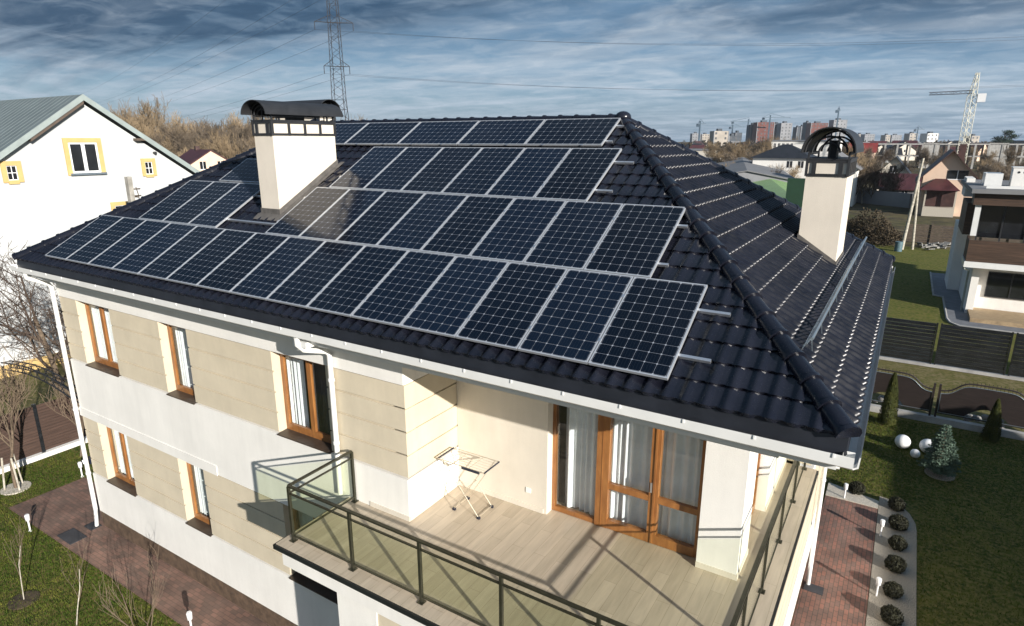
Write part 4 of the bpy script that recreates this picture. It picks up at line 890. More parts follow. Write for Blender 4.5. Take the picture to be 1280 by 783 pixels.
nwin(8.31, 9.60, 1.12, 2.55, .20, 'main'); nwin(5.68, 6.08, .92, 1.56, .19, 'small'); nwin(11.76, 12.15, .92, 1.56, .17, 'small'); nwin(9.95, 11.2, -2.0, -.55, .18, 'low')
MB().tube([(NX+.0, 12.35, 2.0), (NX+.18, 12.35, 2.0)], .07, 10).build('vent', 'dark_steel', nh)
MB().box(NX+.002, 3.65, -GZ, NX+.12, 14.65, -GZ+.55).build('plinth', 'yellow', nh)
cp = thing('utility_pole', 'weathered concrete pole standing before the white gable wall', 'pole', (-28, 8.78, -GZ))
MB().bar((-28, 8.78, -GZ), (-28, 8.78, 1.05), .26, .2).build('mast', 'concrete_pole', cp)
fi = MB(); fi.tube([(-27.8, 8.95, .6), (-27.75, 9.0, .2), (-27.8, 8.98, -.4), (-27.75, 8.95, -1.2), (-27.8, 8.95, -3)], .02, 5)
for z in (.5, .2, -.2): fi.tube([(-27.9, 8.9, z), (-27.6, 9.02, z+.02)], .03, 6)
fi.bar((-28.2, 8.9, .15), (-27.7, 8.95, .15), .05, .05); fi.build('bracket', 'weather_wood', cp)

# ------------------------------------------------------------------ right side fences
of = thing('ornate_fence', 'dark brown fence with humped panels and curved tops behind the spruce', 'fence', (4, 20.9, -GZ))
MB().box(-9, 20.78, -GZ-.1, 13, 21.02, -GZ+.22).build('kerb', 'concrete', of)
k = -3
while .68+3.3*k < 12:
    x0 = .68+3.3*k; x1 = x0+3.3; cx = (x0+x1)/2; k += 1
    for xx in (x0-.09, x0+.09): MB().box(xx-.035, 20.87, -GZ+.2, xx+.035, 20.95, -GZ+1.55).build('post', 'fence_brown', of)
    pn = MB(); n = 26; vs = []; rim = []; rim2 = []
    for i in range(n+1):
        s = i/n; xx = x0+.13+(3.3-.26)*s; u_ = (xx-cx)/1.65
        top = -GZ+1.18+.46*(1/(1+math.exp((abs(u_)-.62)*14))); bot = -GZ+.42+max(0, .42*(1-(u_/.42)**2)) if abs(u_) < .42 else -GZ+.42
        vs += [(xx, 20.90, bot), (xx, 20.90, top), (xx, 20.925, bot), (xx, 20.925, top)]; rim.append((xx, 20.89, top)); rim2.append((xx, 20.89, top+.12))
    fs = []
    for i in range(n): a = 4*i; fs += [(a, a+4, a+5, a+1), (a+2, a+3, a+7, a+6), (a+1, a+5, a+7, a+3), (a, a+2, a+6, a+4)]
    pn.add(vs, fs); pn.build('panel', 'fence_brown', of)
    tp = MB(); tp.tube(rim2, .032, 6); [tp.tube([rim[i], (rim[i][0], rim[i][1], rim[i][2]+.22)], .009, 4) for i in range(0, n+1)]
    tp.bar((x0+.13, 20.91, -GZ+.40), (x1-.13, 20.91, -GZ+.40), .04, .04); tp.build('top_rail', 'fence_brown', of)
    rm = MB(); rm.tube(rim, .014, 6); rm.bar((x0+.13, 20.885, -GZ+.43), (x1-.13, 20.885, -GZ+.43), .015, .02); rm.bar((x0+.145, 20.885, -GZ+.45), (x0+.145, 20.885, -GZ+1.2), .02, .015); rm.build('rim_strip', 'galv', of)
rnd = random.Random(2)
for j, cx in enumerate((2.33, 5.63)):
    rb = MB()
    for i in range(16):
        a = rnd.uniform(-.55, .55); rb.sphere((cx+a, 21.25+rnd.uniform(-.1, .15), -GZ+.2+rnd.uniform(0, .35)*(1-abs(a))), rnd.uniform(.08, .16), 7, 5, .8)
    tag(rb.build('stone_heap', 'stone'), 'pale stones showing under the %s hump of the brown fence' % ('first' if j == 0 else 'second'), 'stone heap', 'stone heaps behind the curved fence')
sf = thing('board_fence', 'long glossy dark board fence across the grass strip', 'fence', (4, 28.3, -GZ))
MB().box(-9, 28.15, -GZ-.1, 14, 28.4, -GZ+.10).build('kerb', 'concrete', sf)
k = -3
while 4.12+2.84*k < 13.5:
    x0 = 4.12+2.84*k; k += 1
    for xx in (x0-.085, x0+.085): MB().box(xx-.03, 28.22, -GZ+.1, xx+.035, 28.30, -GZ+2.15).build('post', 'fence_dark', sf)
    b = MB(); rr_ = random.Random(k)
    for i in range(11):
        z = -GZ+.14+i*.181; b.box(x0+.12, 28.24+rr_.uniform(-.006, .006), z+rr_.uniform(0, .01), x0+2.84-.12, 28.27, z+.170)
    b.build('board_panel', 'fence_dark', sf)

# off-frame neighbour on the right: its roof throws the shade over the garden
oh = thing('brick_house', 'plain plastered gable house standing to the right of the garden', 'house', (19, 5, -GZ))
w = MB(); w.prism([(14.2, -6, -GZ), (22.6, -6, -GZ), (22.6, -6, -GZ+3.2), (18.4, -6, -GZ+5.6), (14.2, -6, -GZ+3.2)], (0, 20.4, 0)); w.build('wall', 'cream', oh)
r_ = MB()
for sg_ in (-1, 1): r_.prism([(18.4, -6.4, -GZ+5.82), (18.4+sg_*4.8, -6.4, -GZ+3.05), (18.4+sg_*4.8, -6.4, -GZ+2.9), (18.4, -6.4, -GZ+5.67)], (0, 21, 0))
r_.build('roof', 'roof_brown', oh)
for y in (-3, 1, 5, 9):
    MB().box(14.14, y, -GZ+1, 14.2, y+1.3, -GZ+2.3).build('window', 'glass_dark', oh)

# ------------------------------------------------------------------ modern neighbour (right)
mh = thing('modern_house', 'flat-roofed white house with brown wooden balcony and big dark windows', 'house', (9, 45, -GZ))
m_ = MB(); m_.box(6.03, 41.6, -GZ, 16, 52, -4.75); m_.box(6.03, 40.8, -GZ, 6.42, 41.6, -4.8); m_.box(5.3, 48.0, -GZ, 6.02, 52, -3.15); m_.box(5.3, 47.9, -1.15, 5.78, 51, .1)
m_.box(6.05, 42.2, -3.2, 16, 52, -.25); m_.build('wall', 'white', mh)
m_ = MB(); m_.box(5.45, 39.9, -4.80, 16, 42.3, -4.45); m_.box(5.55, 40.9, -3.0, 5.85, 41.2, -1.1); m_.box(5.9, 40.9, -.14, 16, 41.1, .02); m_.box(6.0, 44, -.2, 6.9, 46, .62); m_.build('white_band', 'white_trim', mh)
m_ = MB(); m_.box(5.5, 39.95, -4.44, 16, 40.05, -3.15); m_.box(5.5, 40.06, -4.44, 5.6, 42.2, -3.15); m_.box(5.4, 40.7, -1.12, 16, 42.2, -.42); m_.box(5.28, 43, -3.2, 6.04, 47.8, -1.2); m_.build('wood_cladding', 'clad_wood', mh)
MB().box(5.2, 40.3, -.41, 16, 52, -.16).build('roof', 'roof_grey', mh)
m_ = MB(); m_.box(5.9, 42.12, -3.2, 15.5, 42.19, -1.13); gw = m_.build('window', 'glass_dark', mh)
m_ = MB(); [m_.box(x, 42.05, -4.4, x+.08, 42.12, -1.13) for x in (5.92, 7.1, 8.3, 9.6)]; m_.build('mullion', 'dark_steel', gw)
m_ = MB(); m_.box(6.95, 41.54, -6.75, 9.4, 41.59, -5.25); w2 = m_.build('window', 'glass_dark', mh)
m_ = MB(); m_.box(6.9, 41.5, -6.8, 9.45, 41.54, -6.75); m_.box(6.9, 41.5, -5.25, 9.45, 41.54, -5.2); m_.box(8.1, 41.5, -6.75, 8.16, 41.535, -5.25); m_.box(6.9, 41.5, -6.75, 6.95, 41.54, -5.25); m_.build('frame', 'dark_steel', w2)
m_ = MB(); m_.tube([(5.5, 40.0, -4.6), (5.5, 40.0, -4.9), (5.86, 41.2, -5.2), (5.86, 41.3, -GZ)], .06, 8); m_.build('downpipe', 'roof_fascia', mh)
m_ = MB(); m_.box(7.35, 44, -.15, 8.3, 45, 1.0); cb_ = m_.build('chimney', 'white', mh); MB().box(7.3, 43.95, 1.0, 8.35, 45.05, 1.05).build('chimney_cap', 'white_trim', cb_)
m_ = MB(); [m_.tube([(x, 43.985, .72), (x, 44.02, .72)], .07, 10) for x in (7.65, 7.95)]; m_.build('vent_hole', 'dark_steel', cb_)
m_ = MB(); m_.prism([(6.15, 38.4, -GZ), (16, 38.4, -GZ), (16, 41.5, -GZ), (6.15, 41.5, -GZ)], (0, 0, .28)); m_.build('deck', 'deck', mh)
pts = [(4.4, 54.5), (4.45, 45.3), (5.0, 45.0), (5.02, 38.6), (5.15, 37.6), (5.6, 37.0), (16, 36.9), (16, 42), (6, 42), (6, 54.5)]
mb = MB(); mb.prism([(x, y, -GZ-.05) for x, y in pts], (0, 0, .09)); mb.build('pavement', 'pave_grey', kind='structure')
mb = MB(); mb.tube([(x, y, -GZ+.04) for x, y in pts[:7]], .07, 4); mb.build('pavement_kerb', 'concrete', kind='structure')
gp = gnd(*(1060+575/4.605, 250+225/4.605)); tag(MB().box(gp.x-.6, gp.y-.5, -GZ, gp.x+.8, gp.y+.5, -GZ+1.2).build('storage_bin', 'drip', bevel=.06), 'black storage bin beyond the modern house corner', 'bin')

# ------------------------------------------------------------------ generic distant house
def dhouse(name, label, x0, x1, y0, y1, hw, hr, wall, rf_, ridge='x', over=.5, wins=(), cat='house', chim=None, hip=False, group=None):
    t = thing(name, label, cat, ((x0+x1)/2, (y0+y1)/2, -GZ), group); w = MB(); z0 = -GZ-.02; ze = -GZ+hw; zr = -GZ+hr; r = MB()
    cx, cy = (x0+x1)/2, (y0+y1)/2
    if hip:
        w.box(x0, y0, z0, x1, y1, ze); o = over
        k = min(x1-x0, y1-y0)/2*.98
        a = (x0+k, y0+k) if True else None
        rx0, rx1, ry0, ry1 = (x0+k, x1-k, cy, cy) if ridge == 'x' else (cx, cx, y0+k, y1-k)
        r.add([(x0-o, y0-o, ze-.1), (x1+o, y0-o, ze-.1), (x1+o, y1+o, ze-.1), (x0-o, y1+o, ze-.1), (rx0, ry0, zr), (rx1, ry1, zr)],
              [(0, 1, 5, 4), (1, 2, 5), (2, 3, 4, 5), (3, 0, 4), (0, 3, 2, 1)] if ridge == 'x' else [(0, 1, 4), (1, 2, 5, 4), (2, 3, 5), (3, 0, 4, 5), (0, 3, 2, 1)])
    elif ridge == 'x':
        w.prism([(x0, y0, z0), (x0, y1, z0), (x0, y1, ze), (x0, cy, zr-.1), (x0, y0, ze)], (x1-x0, 0, 0))
        s = (zr-ze)/(cy-y0)
        for q in (-1, 1):
            e_ = cy+q*((cy-y0)+over); zz = zr-s*((cy-y0)+over); r.prism([(x0-over, cy, zr+.1), (x0-over, e_, zz+.1), (x0-over, e_, zz-.05), (x0-over, cy, zr-.05)], (x1-x0+2*over, 0, 0))
    else:
        w.prism([(x0, y0, z0), (x1, y0, z0), (x1, y0, ze), (cx, y0, zr-.1), (x0, y0, ze)], (0, y1-y0, 0))
        s = (zr-ze)/(cx-x0)
        for q in (-1, 1):
            e_ = cx+q*((cx-x0)+over); zz = zr-s*((cx-x0)+over); r.prism([(cx, y0-over, zr+.1), (e_, y0-over, zz+.1), (e_, y0-over, zz-.05), (cx, y0-over, zr-.05)], (0, y1-y0+2*over, 0))
    w.build('wall', wall, t); ro = r.build('roof', rf_, t)
    for (face, a, b, za, zb) in wins:   # face 'S' (toward -Y) or 'E' (toward +X) or 'N'
        m_ = MB(); f_ = MB()
        if face == 'S': m_.box(a, y0-.03, -GZ+za, b, y0+.02, -GZ+zb); f_.box(a-.08, y0-.045, -GZ+za-.12, b+.08, y0-.031, -GZ+za); f_.box((a+b)/2-.04, y0-.045, -GZ+za, (a+b)/2+.04, y0-.031, -GZ+zb)
        else: m_.box(x1-.02, a, -GZ+za, x1+.03, b, -GZ+zb); f_.box(x1+.031, a-.08, -GZ+za-.12, x1+.045, b+.08, -GZ+za); f_.box(x1+.031, (a+b)/2-.04, -GZ+za, x1+.045, (a+b)/2+.04, -GZ+zb)
        o_ = m_.build('window', 'glass_dark', t); f_.build('frame', 'lamp_white', o_)
    if chim:
        c_ = MB(); c_.box(chim[0]-.4, chim[1]-.4, zr-1.5, chim[0]+.4, chim[1]+.4, zr+chim[2]); c_.build('chimney', chim[3] if len(chim) > 3 else 'roof_brown', ro)
    return t
# peach house with porch
ph = dhouse('peach_gable_house', 'peach gable house with brown roof and brown-roofed porch beyond the modern house', 3.4, 9.6, 104, 116, 5.6, 9.1, 'peach', 'roof_brown', 'y', .9, [('S', 6.2, 8.7, 5.2, 6.4)], chim=(7.6, 106, .9))
m_ = MB(); m_.add([(3.1, 101.2, -4.15), (8.0, 101.2, -4.15), (8.0, 104, -4.15), (3.1, 104, -4.15), (4.9, 103.9, -2.65), (6.3, 103.9, -2.65)], [(0, 1, 5, 4), (0, 4, 3), (1, 2, 5), (0, 3, 2, 1), (3, 4, 5, 2)]); m_.build('porch_roof', 'roof_maroon', ph)
m_ = MB(); m_.box(3.9, 102, -GZ, 7.7, 104, -6.55); m_.box(3.9, 102, -6.5, 4.1, 102.2, -4.2); m_.box(7.5, 102, -6.5, 7.7, 102.2, -4.2); m_.build('porch', 'sand', ph)
MB().box(4.0, 103.0, -6.5, 7.6, 103.1, -4.2).build('porch_opening', 'roof_brown', ph)
# shed with mono roof, boundary walls and fences in the middle distance
a = gnd(1102, 250); bq = gnd(1140, 252)
dhouse('brown_shed', 'low shed with brown roof left of the wooden pole', -2.6, 3.0, 122, 130, 2.6, 4.8, 'tower_grey', 'roof_maroon', 'x', .5, [('S', .9, 1.7, 1.0, 2.2)], cat='shed')
dhouse('small_gable_house', 'small cream gable house with dark roof behind the brown shed', -4.0, 1.2, 150, 160, 4.2, 7.2, 'cream', 'roof_black', 'y', .7, [('S', -2.2, -1.0, 4, 5.4)])
gf = thing('grey_wall', 'long grey boundary wall below the leafless birches', 'wall', (-3, 119, -GZ))
MB().prism([(-9, 122.5, -GZ), (2.2, 113.7, -GZ), (2.5, 113.9, -GZ), (-8.7, 122.7, -GZ)], (0, 0, 2.3)).build('wall_body', 'tower_grey', gf)
wf = thing('dark_board_fence', 'low weathered board fence right of the wooden pole', 'fence', (4.5, 72, -GZ))
m_ = MB(); [m_.box(2.3, 72.6, -GZ+.05+i*.24, 12, 72.64, -GZ+.26+i*.24) for i in range(8)]; m_.build('boards', 'weather_wood', wf)
for i in range(5): MB().box(2.3+i*2.2, 72.5, -GZ, 2.42+i*2.2, 72.59, -GZ+2.1).build('post', 'weather_wood', wf)
up = thing('wooden_pole', 'leaning pale wooden utility pole beyond the lawn', 'pole', (2.18, 66.3, -GZ))
tp = far(1148, 204, 66.0); bp2 = gnd(1127, 312)
MB().tube([bp2, Vector((bp2.x+.55, bp2.y+.2, 1.0))], .17, 9, .10).build('mast', 'birch', up); MB().bar((bp2.x+.1, bp2.y+.18, .55), (bp2.x+1.0, bp2.y+.18, .6), .08, .1).build('crossarm', 'weather_wood', up)
MB().tube([bp2+Vector((.9, .6, 0)), Vector((bp2.x+.5, bp2.y+.2, -1.2))], .13, 8, .1).build('strut', 'birch', up)
dp = MB(); rnd = random.Random(8)
for i in range(26):
    p = gnd(rnd.uniform(1150, 1186), rnd.uniform(306, 313)); dp.bar(p+Vector((0, 0, rnd.uniform(0, .3))), p+Vector((rnd.uniform(-1, 1), rnd.uniform(-.6, .6), rnd.uniform(.1, .5))), rnd.uniform(.1, .7), rnd.uniform(.05, .15))
tag(dp.build('debris_pile', 'stone'), 'pile of pale slabs and rubble on the lawn before the board fence', 'rubble')
sd3 = gnd(1105, 312); tag(MB().tube([(sd3.x+1.2, sd3.y-.5, -GZ), (sd3.x+1.2, sd3.y-.5, -GZ+.95)], .34, 14).build('barrel', 'barrel_blue'), 'blue-grey barrel at the lawn corner past the roof edge', 'barrel')
# dark evergreen hedge mass beyond the eave
for i, (px, py, s) in enumerate(((1068, 300, 1.15), (1088, 304, 1.1), (1104, 302, .8), (1052, 292, .9))):
    rnd = random.Random(40+i); p = gnd(px, py); t_ = thing('dark_bush', 'dark overgrown bush beyond the right eave, %s from the left' % ORD[(1, 2, 3, 0)[i]], 'bush', p, 'dark bushes beyond the lawn'); mb = MB(); pts = []
    for _ in range(4200):
        v = Vector((rnd.gauss(0, 1), rnd.gauss(0, 1), abs(rnd.gauss(0, 1)))).normalized()*(rnd.random()**.4); pts.append(Vector((v.x*2.4*s, v.y*2.4*s, v.z*(2.6*s)*(1+.25*math.sin(v.x*5+i)))))
    leaves(mb, pts, .11, rnd); mb.build('foliage', 'bush_brown', t_, local=True); MB().tube([(0, 0, 0), (0, 0, 1.5)], .1, 6).build('trunk', 'bark', t_, local=True)
# left background: maroon-roofed house before the wood
c = far(255, 200, 128)
def rothouse(t, ang):
    t.rotation_euler = (0, 0, ang)
rh = dhouse('maroon_roof_house', 'cream house with maroon roof before the leafless wood', c.x-6, c.x+4.5, c.y-4.0, c.y+4.0, 6.2, 8.7, 'peach', 'roof_maroon', 'x', .4, [('E', c.y-2.2, c.y-1.1, 5.2, 6.6), ('E', c.y+1.1, c.y+2.2, 5.2, 6.6)], chim=(c.x-2.6, c.y, .7))
rothouse(rh, R(-14))
# hall roofs behind the right slope: grey and green
def hall(name, label, px, py, zr, ang, length, wd_, hdrop, wall, rf_, seams=False):
    D = (2.63-zr)*786.24/(py-176.3); P = far(px, py, D); dv = Vector((math.sin(-ang), math.cos(-ang), 0)); c = P+dv*(length/2)
    t = dhouse(name, label, c.x-wd_, c.x+wd_, c.y-length/2, c.y+length/2, zr-hdrop+GZ, zr+GZ, wall, rf_, 'y', .4, cat='hall'); t.rotation_euler = (0, 0, ang)
    if seams:
        m_ = MB(); n = int(length/1.1)
        for i in range(n):
            y = c.y-length/2+1.1*i
            for q in (-1, 1): m_.prism([(c.x, y, zr+.15), (c.x+q*(wd_+.4), y, zr+.15-hdrop*(wd_+.4)/wd_), (c.x+q*(wd_+.4), y+.06, zr+.15-hdrop*(wd_+.4)/wd_), (c.x, y+.06, zr+.15)], (0, 0, .04))
        m_.build('roof_seam', rf_, t)
    return t
hall('grey_hall', 'long hall with grey sheet roof past the right roof slope', 934, 212, -2.4, R(13), 95, 8, 1.5, 'tower_grey', 'roof_grey')
hall('green_hall', 'hall with bright green sheet roof beside the cage-capped chimney', 993, 246, -3.8, R(14), 42, 3.6, .8, 'wall_darkgreen', 'roof_green', True)
dg = far(995, 230, 62); tag(MB().box(dg.x-.8, dg.y, -GZ, dg.x+.9, dg.y+.6, -.9).build('green_gate', 'wall_darkgreen'), 'tall dark green sheet panel left of the cage-capped chimney', 'panel')
wd = far(980, 205, 150)
dhouse('white_hip_house', 'white two-storey house with black hip roof left of the cage-capped chimney', wd.x-7, wd.x+5.5, wd.y, wd.y+11, 6.6, 9.6, 'white', 'roof_black', 'x', .7, [('S', wd.x+.6, wd.x+1.8, 4.4, 5.9), ('S', wd.x+3, wd.x+4.2, 4.4, 5.9), ('S', wd.x+.6, wd.x+1.8, 1.2, 2.6)], hip=True)
wd = far(995, 172, 260)
dhouse('white_block', 'long white flat building behind the black-roofed house', wd.x-9, wd.x+16, wd.y, wd.y+10, 10.2, 10.6, 'white', 'roof_grey', 'x', .2, [('S', wd.x-8+i*1.6, wd.x-7.2+i*1.6, 6.4, 9.4) for i in range(5)], cat='building')
wd = far(1062, 225, 105)
dhouse('white_annex', 'white house wall with grey roof directly right of the cage-capped chimney', wd.x-6, wd.x+.9, wd.y, wd.y+9, 6.2, 8.5, 'white', 'roof_grey', 'y', .5)
wd = far(1078, 188, 235)
dhouse('red_roof_house', 'pink house with bright red roof beside the unfinished frame', wd.x-4.5, wd.x+4, wd.y, wd.y+9, 6.6, 9.6, 'peach', 'roof_red', 'x', .5, [('S', wd.x-2, wd.x-.8, 3.6, 5), ('S', wd.x+1.5, wd.x+2.7, 3.6, 5)])
wd = far(858, 184, 330)
dhouse('long_cream_hall', 'long low cream hall at the foot of the distant skyline', wd.x-25, wd.x+12, wd.y, wd.y+14, 5.6, 6.4, 'cream', 'roof_grey', 'x', .2, cat='hall')
wd = far(875, 190, 190)
dhouse('low_white_house', 'low white house peeping over the grey hall roof', wd.x-11, wd.x+5, wd.y, wd.y+8, 4.6, 5.6, 'white', 'roof_grey', 'x', .2, [('S', wd.x-7, wd.x-5, 1.5, 3.6), ('S', wd.x-2, wd.x+0, 1.5, 3.6)])
wd = far(946, 193, 210)
dhouse('tiny_white_shed', 'tiny white shed in the brown scrub', wd.x-1.1, wd.x+1.0, wd.y, wd.y+3, 4.2, 5.0, 'white', 'roof_grey', 'x', .1, cat='shed')
# suburb roofs between the trees, far off
protos = []
rnd = random.Random(91)
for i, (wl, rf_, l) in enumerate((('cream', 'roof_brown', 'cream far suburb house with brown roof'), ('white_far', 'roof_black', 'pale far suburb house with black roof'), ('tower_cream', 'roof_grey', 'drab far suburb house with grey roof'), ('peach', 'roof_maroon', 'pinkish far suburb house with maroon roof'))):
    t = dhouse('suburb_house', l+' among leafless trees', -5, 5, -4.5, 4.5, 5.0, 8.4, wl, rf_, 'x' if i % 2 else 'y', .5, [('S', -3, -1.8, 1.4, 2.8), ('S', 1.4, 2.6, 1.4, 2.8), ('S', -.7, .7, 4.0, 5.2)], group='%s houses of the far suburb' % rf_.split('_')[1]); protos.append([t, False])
for k in range(54):
    px = rnd.uniform(1055, 1290) if k % 3 else rnd.uniform(795, 1000); D = rnd.uniform(310, 620); p = far(px, 176, D); p.z = -GZ; pr_ = protos[rnd.choice((0, 1, 2, 2, 0, 3))]
    if not pr_[1]: pr_[1] = True; pr_[0].location = p+Vector((0, 0, GZ)); pr_[0].rotation_euler = (0, 0, rnd.uniform(-.6, .6))
    else: copy_tree(pr_[0], None, p, rnd.uniform(-.6, .6), rnd.uniform(.8, 1.25))
# unfinished concrete frame
uf = thing('unfinished_frame', 'unfinished concrete frame building without walls', 'building', far(1150, 207, 262))
A = far(1088, 208, 262); ax = Vector((1, .10, 0)).normalized(); ay = Vector((-.10, 1, 0)); A.z = -GZ
sl_b = MB(); cl_b = MB()
for z in (4.4, 8.9):
    q = [A+ax*-.5, A+ax*52, A+ax*52+ay*12, A+ax*-.5+ay*12]; sl_b.prism([p+Vector((0, 0, z)) for p in q], (0, 0, .42))
sl_b.build('slab', 'concrete', uf)
for i in range(13):
    for j in (0, 1): p = A+ax*(4.25*i)+ay*(.1+11*j); MB().bar(p, p+Vector((0, 0, 9)), .65, .65).build('column', 'concrete', uf)
for i, w_ in ((4, 5.5), (9, 6)): m_ = MB(); p = A+ax*(4.25*i); q = p+ax*w_; m_.prism([p, q, q+ay*.4, p+ay*.4], (0, 0, 9.6)); m_.build('wall', 'concrete', uf)

# skyline ----------------------------------------------------------
def tower(px0, px1, pytop, D, m, label, seed, cap=None, bands=True):
    a = far(px0, 165, D); b = far(px1, 165, D); top = far((px0+px1)/2, pytop, D).z; t = thing('apartment_tower', label, 'apartment block', ((a.x+b.x)/2, (a.y+b.y)/2, -GZ), 'apartment blocks on the skyline')
    ux = (b-a); ux.z = 0; L_ = ux.length; ux.normalize(); uy = Vector((-ux.y, ux.x, 0)); a.z = -GZ
    w = MB(); w.prism([a, a+ux*L_, a+ux*L_+uy*16, a+uy*16], (0, 0, top+GZ)); w.build('wall', m, t)
    rnd = random.Random(seed); k = max(2, min(10, int(L_/4.5))); n = max(3, min(int((top+GZ)/4.2), 96//k)); fh = (top+GZ)/n; w0 = None
    for i in range(n):
        for j in range(k):
            if rnd.random() < .12: continue
            p = a+ux*(L_*(j+.22)/k)-uy*.1+Vector((0, 0, i*fh+fh*.3))
            if w0 is None:
                g_ = MB(); e1 = ux*L_/k*.38; g_.prism([Vector((0, 0, 0)), e1, e1+uy*.09, uy*.09], (0, 0, fh*.45)); w0 = g_.build('window', 'tower_window', t, local=True); w0.location = p-Vector((t.location.x, t.location.y, t.location.z-GZ))
            else: w1_ = w0.copy(); COL.objects.link(w1_); w1_.location = p-Vector((t.location.x, t.location.y, t.location.z-GZ))
    v = MB()
    for j in range(0, k+1, max(3, k)): p = a+ux*(L_*j/k-.3)-uy*.25; v.prism([p, p+ux*.8, p+ux*.8+uy*.2, p+uy*.2], (0, 0, top+GZ))
    v.build('pilaster', cap or 'tower_grey', t); r_ = MB(); r_.prism([a+ux*L_*.3+uy*3, a+ux*L_*.6+uy*3, a+ux*L_*.6+uy*9, a+ux*L_*.3+uy*9], (0, 0, top+GZ+2.5)); r_.build('roof_house', 'tower_dark', t)
T = [(938, 947, 156, 900, 'tower_dark', 'dark grey tower at the left end of the red-brown block'), (946, 967, 153, 880, 'tower_red', 'red-brown unfinished apartment tower'), (968, 976, 155, 950, 'tower_dark', 'slim blue-grey tower right of the red-brown one'), (976, 989, 154, 930, 'tower_grey', 'pale striped tower beside the slim blue-grey one'),
     (996, 1000, 159, 1100, 'tower_dark', 'small dark tower in the gap of the skyline'), (1001, 1007, 158, 1100, 'tower_dark', 'squat dark tower behind the chimney arches'), (1008, 1012, 153, 1050, 'tower_dark', 'narrow tall dark tower left of the chimney cap'), (1013, 1034, 154, 1000, 'tower_red', 'broad brown block rising behind the chimney cap'), (1041, 1057, 150, 1000, 'tower_grey', 'tall grey tower right of the chimney cap'),
     (893, 911, 164, 700, 'tower_cream', 'cream block with dark top left of the construction cranes'), (912, 924, 170, 720, 'tower_dark', 'low dark block between the cream block and the scrub'), (920, 928, 166, 800, 'tower_dark', 'dark cube-shaped block before the red-brown tower'),
     (866, 876, 167, 1200, 'tower_grey', 'pale far block just above the cream hall'), (878, 888, 168, 1200, 'tower_cream', 'pale far block left of the blue crane foot'), (1074, 1080, 168, 1300, 'tower_cream', 'far pale block right of the chimney cap'), (1082, 1094, 168, 1250, 'tower_grey', 'far grey block above the red roof'), (1108, 1114, 169, 1200, 'tower_cream', 'far cream block over the concrete frame'), (1116, 1128, 169, 1300, 'tower_grey', 'far grey block over the concrete frame'), (1138, 1148, 167, 1100, 'tower_cream', 'far ochre block over the middle of the frame'), (1160, 1174, 167, 900, 'white', 'bright white stepped block on the skyline'), (1216, 1226, 170, 900, 'tower_cream', 'pale small block right of the tower crane')]
for i, (a, b, t_, D, m, l) in enumerate(T): tower(a, b, t_, D, m, l, i)

def lattice(mb, p, q, w0, w1, n, r, x_=False):
    p, q = Vector(p), Vector(q); d_ = (q-p).normalized(); a = d_.orthogonal().normalized() if abs(d_.z) > .9 else d_.cross(Vector((0, 0, 1))).normalized()
    if abs(d_.z) > .9: a = Vector((math.cos(YAW), math.sin(YAW), 0))
    b = d_.cross(a)
    cs = []
    for i in range(n+1):
        s = i/n; c = p+(q-p)*s; w = (w0+(w1-w0)*s)/2; cs.append([c+a*w+b*w, c-a*w+b*w, c-a*w-b*w, c+a*w-b*w])
    for k in range(4): mb.tube([c[k] for c in cs], r, 4, cap=False)
    for i in range(n):
        for k in range(4):
            j = (k+1) % 4; mb.tube([cs[i][k], cs[i+1][j]] if i % 2 else [cs[i][j], cs[i+1][k]], r*.6, 3, cap=False)
            if x_ or i % 4 == 0: mb.tube([cs[i][k], cs[i][(k+1) % 4]], r*.5, 3, cap=False)
            if x_: mb.tube([cs[i][j], cs[i+1][k]], r*.5, 3, cap=False)
# pylon
PD = 158; pb = far(427, 170, PD); pb.z = -GZ
py_ = thing('power_pylon', 'tall steel lattice power pylon behind the roof ridge', 'pylon', pb)
m_ = MB(); lattice(m_, pb, (pb.x, pb.y, 12), 5.0, 2.7, 9, .09); lattice(m_, (pb.x, pb.y, 12), (pb.x, pb.y, 50), 2.7, 1.5, 22, .075); m_.build('mast', 'pylon', py_)
AX = Vector((math.cos(YAW+.25), math.sin(YAW+.25), 0)); arms = []
am = MB(); ins = MB()
for z, hl in ((19.5, 2.9), (29.0, 4.3), (38.5, 3.2)):
    c = Vector((pb.x, pb.y, z))
    for s in (-1, 1):
        e_ = c+AX*hl*s; am.tube([c+AX*s*.8+Vector((0, 0, 1.5)), e_], .08, 4); am.tube([c+Vector((0, .5, -.1)), e_], .08, 4); am.tube([c+Vector((0, -.5, -.1)), e_], .08, 4)
        for k in (.35, .65): am.tube([c+AX*s*hl*k, c+AX*s*(.8+(hl-.8)*k)+Vector((0, 0, 1.5*(1-k)))], .045, 3)
        ins.tube([e_, e_-Vector((0, 0, 1.7))], .09, 5); arms.append((e_-Vector((0, 0, 1.7)), z, s))
am.build('crossarm', 'pylon', py_); ins.build('insulator', 'cable', py_)
arms.append((Vector((pb.x, pb.y, 50)), 50, 0))
def cable(p, q, sag, label, r=.026):
    n = 24; pts = [p+(q-p)*(i/n)-Vector((0, 0, sag*4*(i/n)*(1-i/n))) for i in range(n+1)]; mb = MB(); mb.tube(pts, r, 4, cap=False); tag(mb.build('power_cable', 'cable'), label, 'power cable', 'overhead power cables')
names = {19.5: 'lowest', 29.0: 'middle', 38.5: 'upper', 50: 'topmost'}; sd_w = {-1: 'left', 1: 'right', 0: 'centre'}
DR = Vector((math.cos(YAW-.10), math.sin(YAW-.10), 0)); DLv = Vector((-math.cos(YAW-.75), -math.sin(YAW-.75), 0))
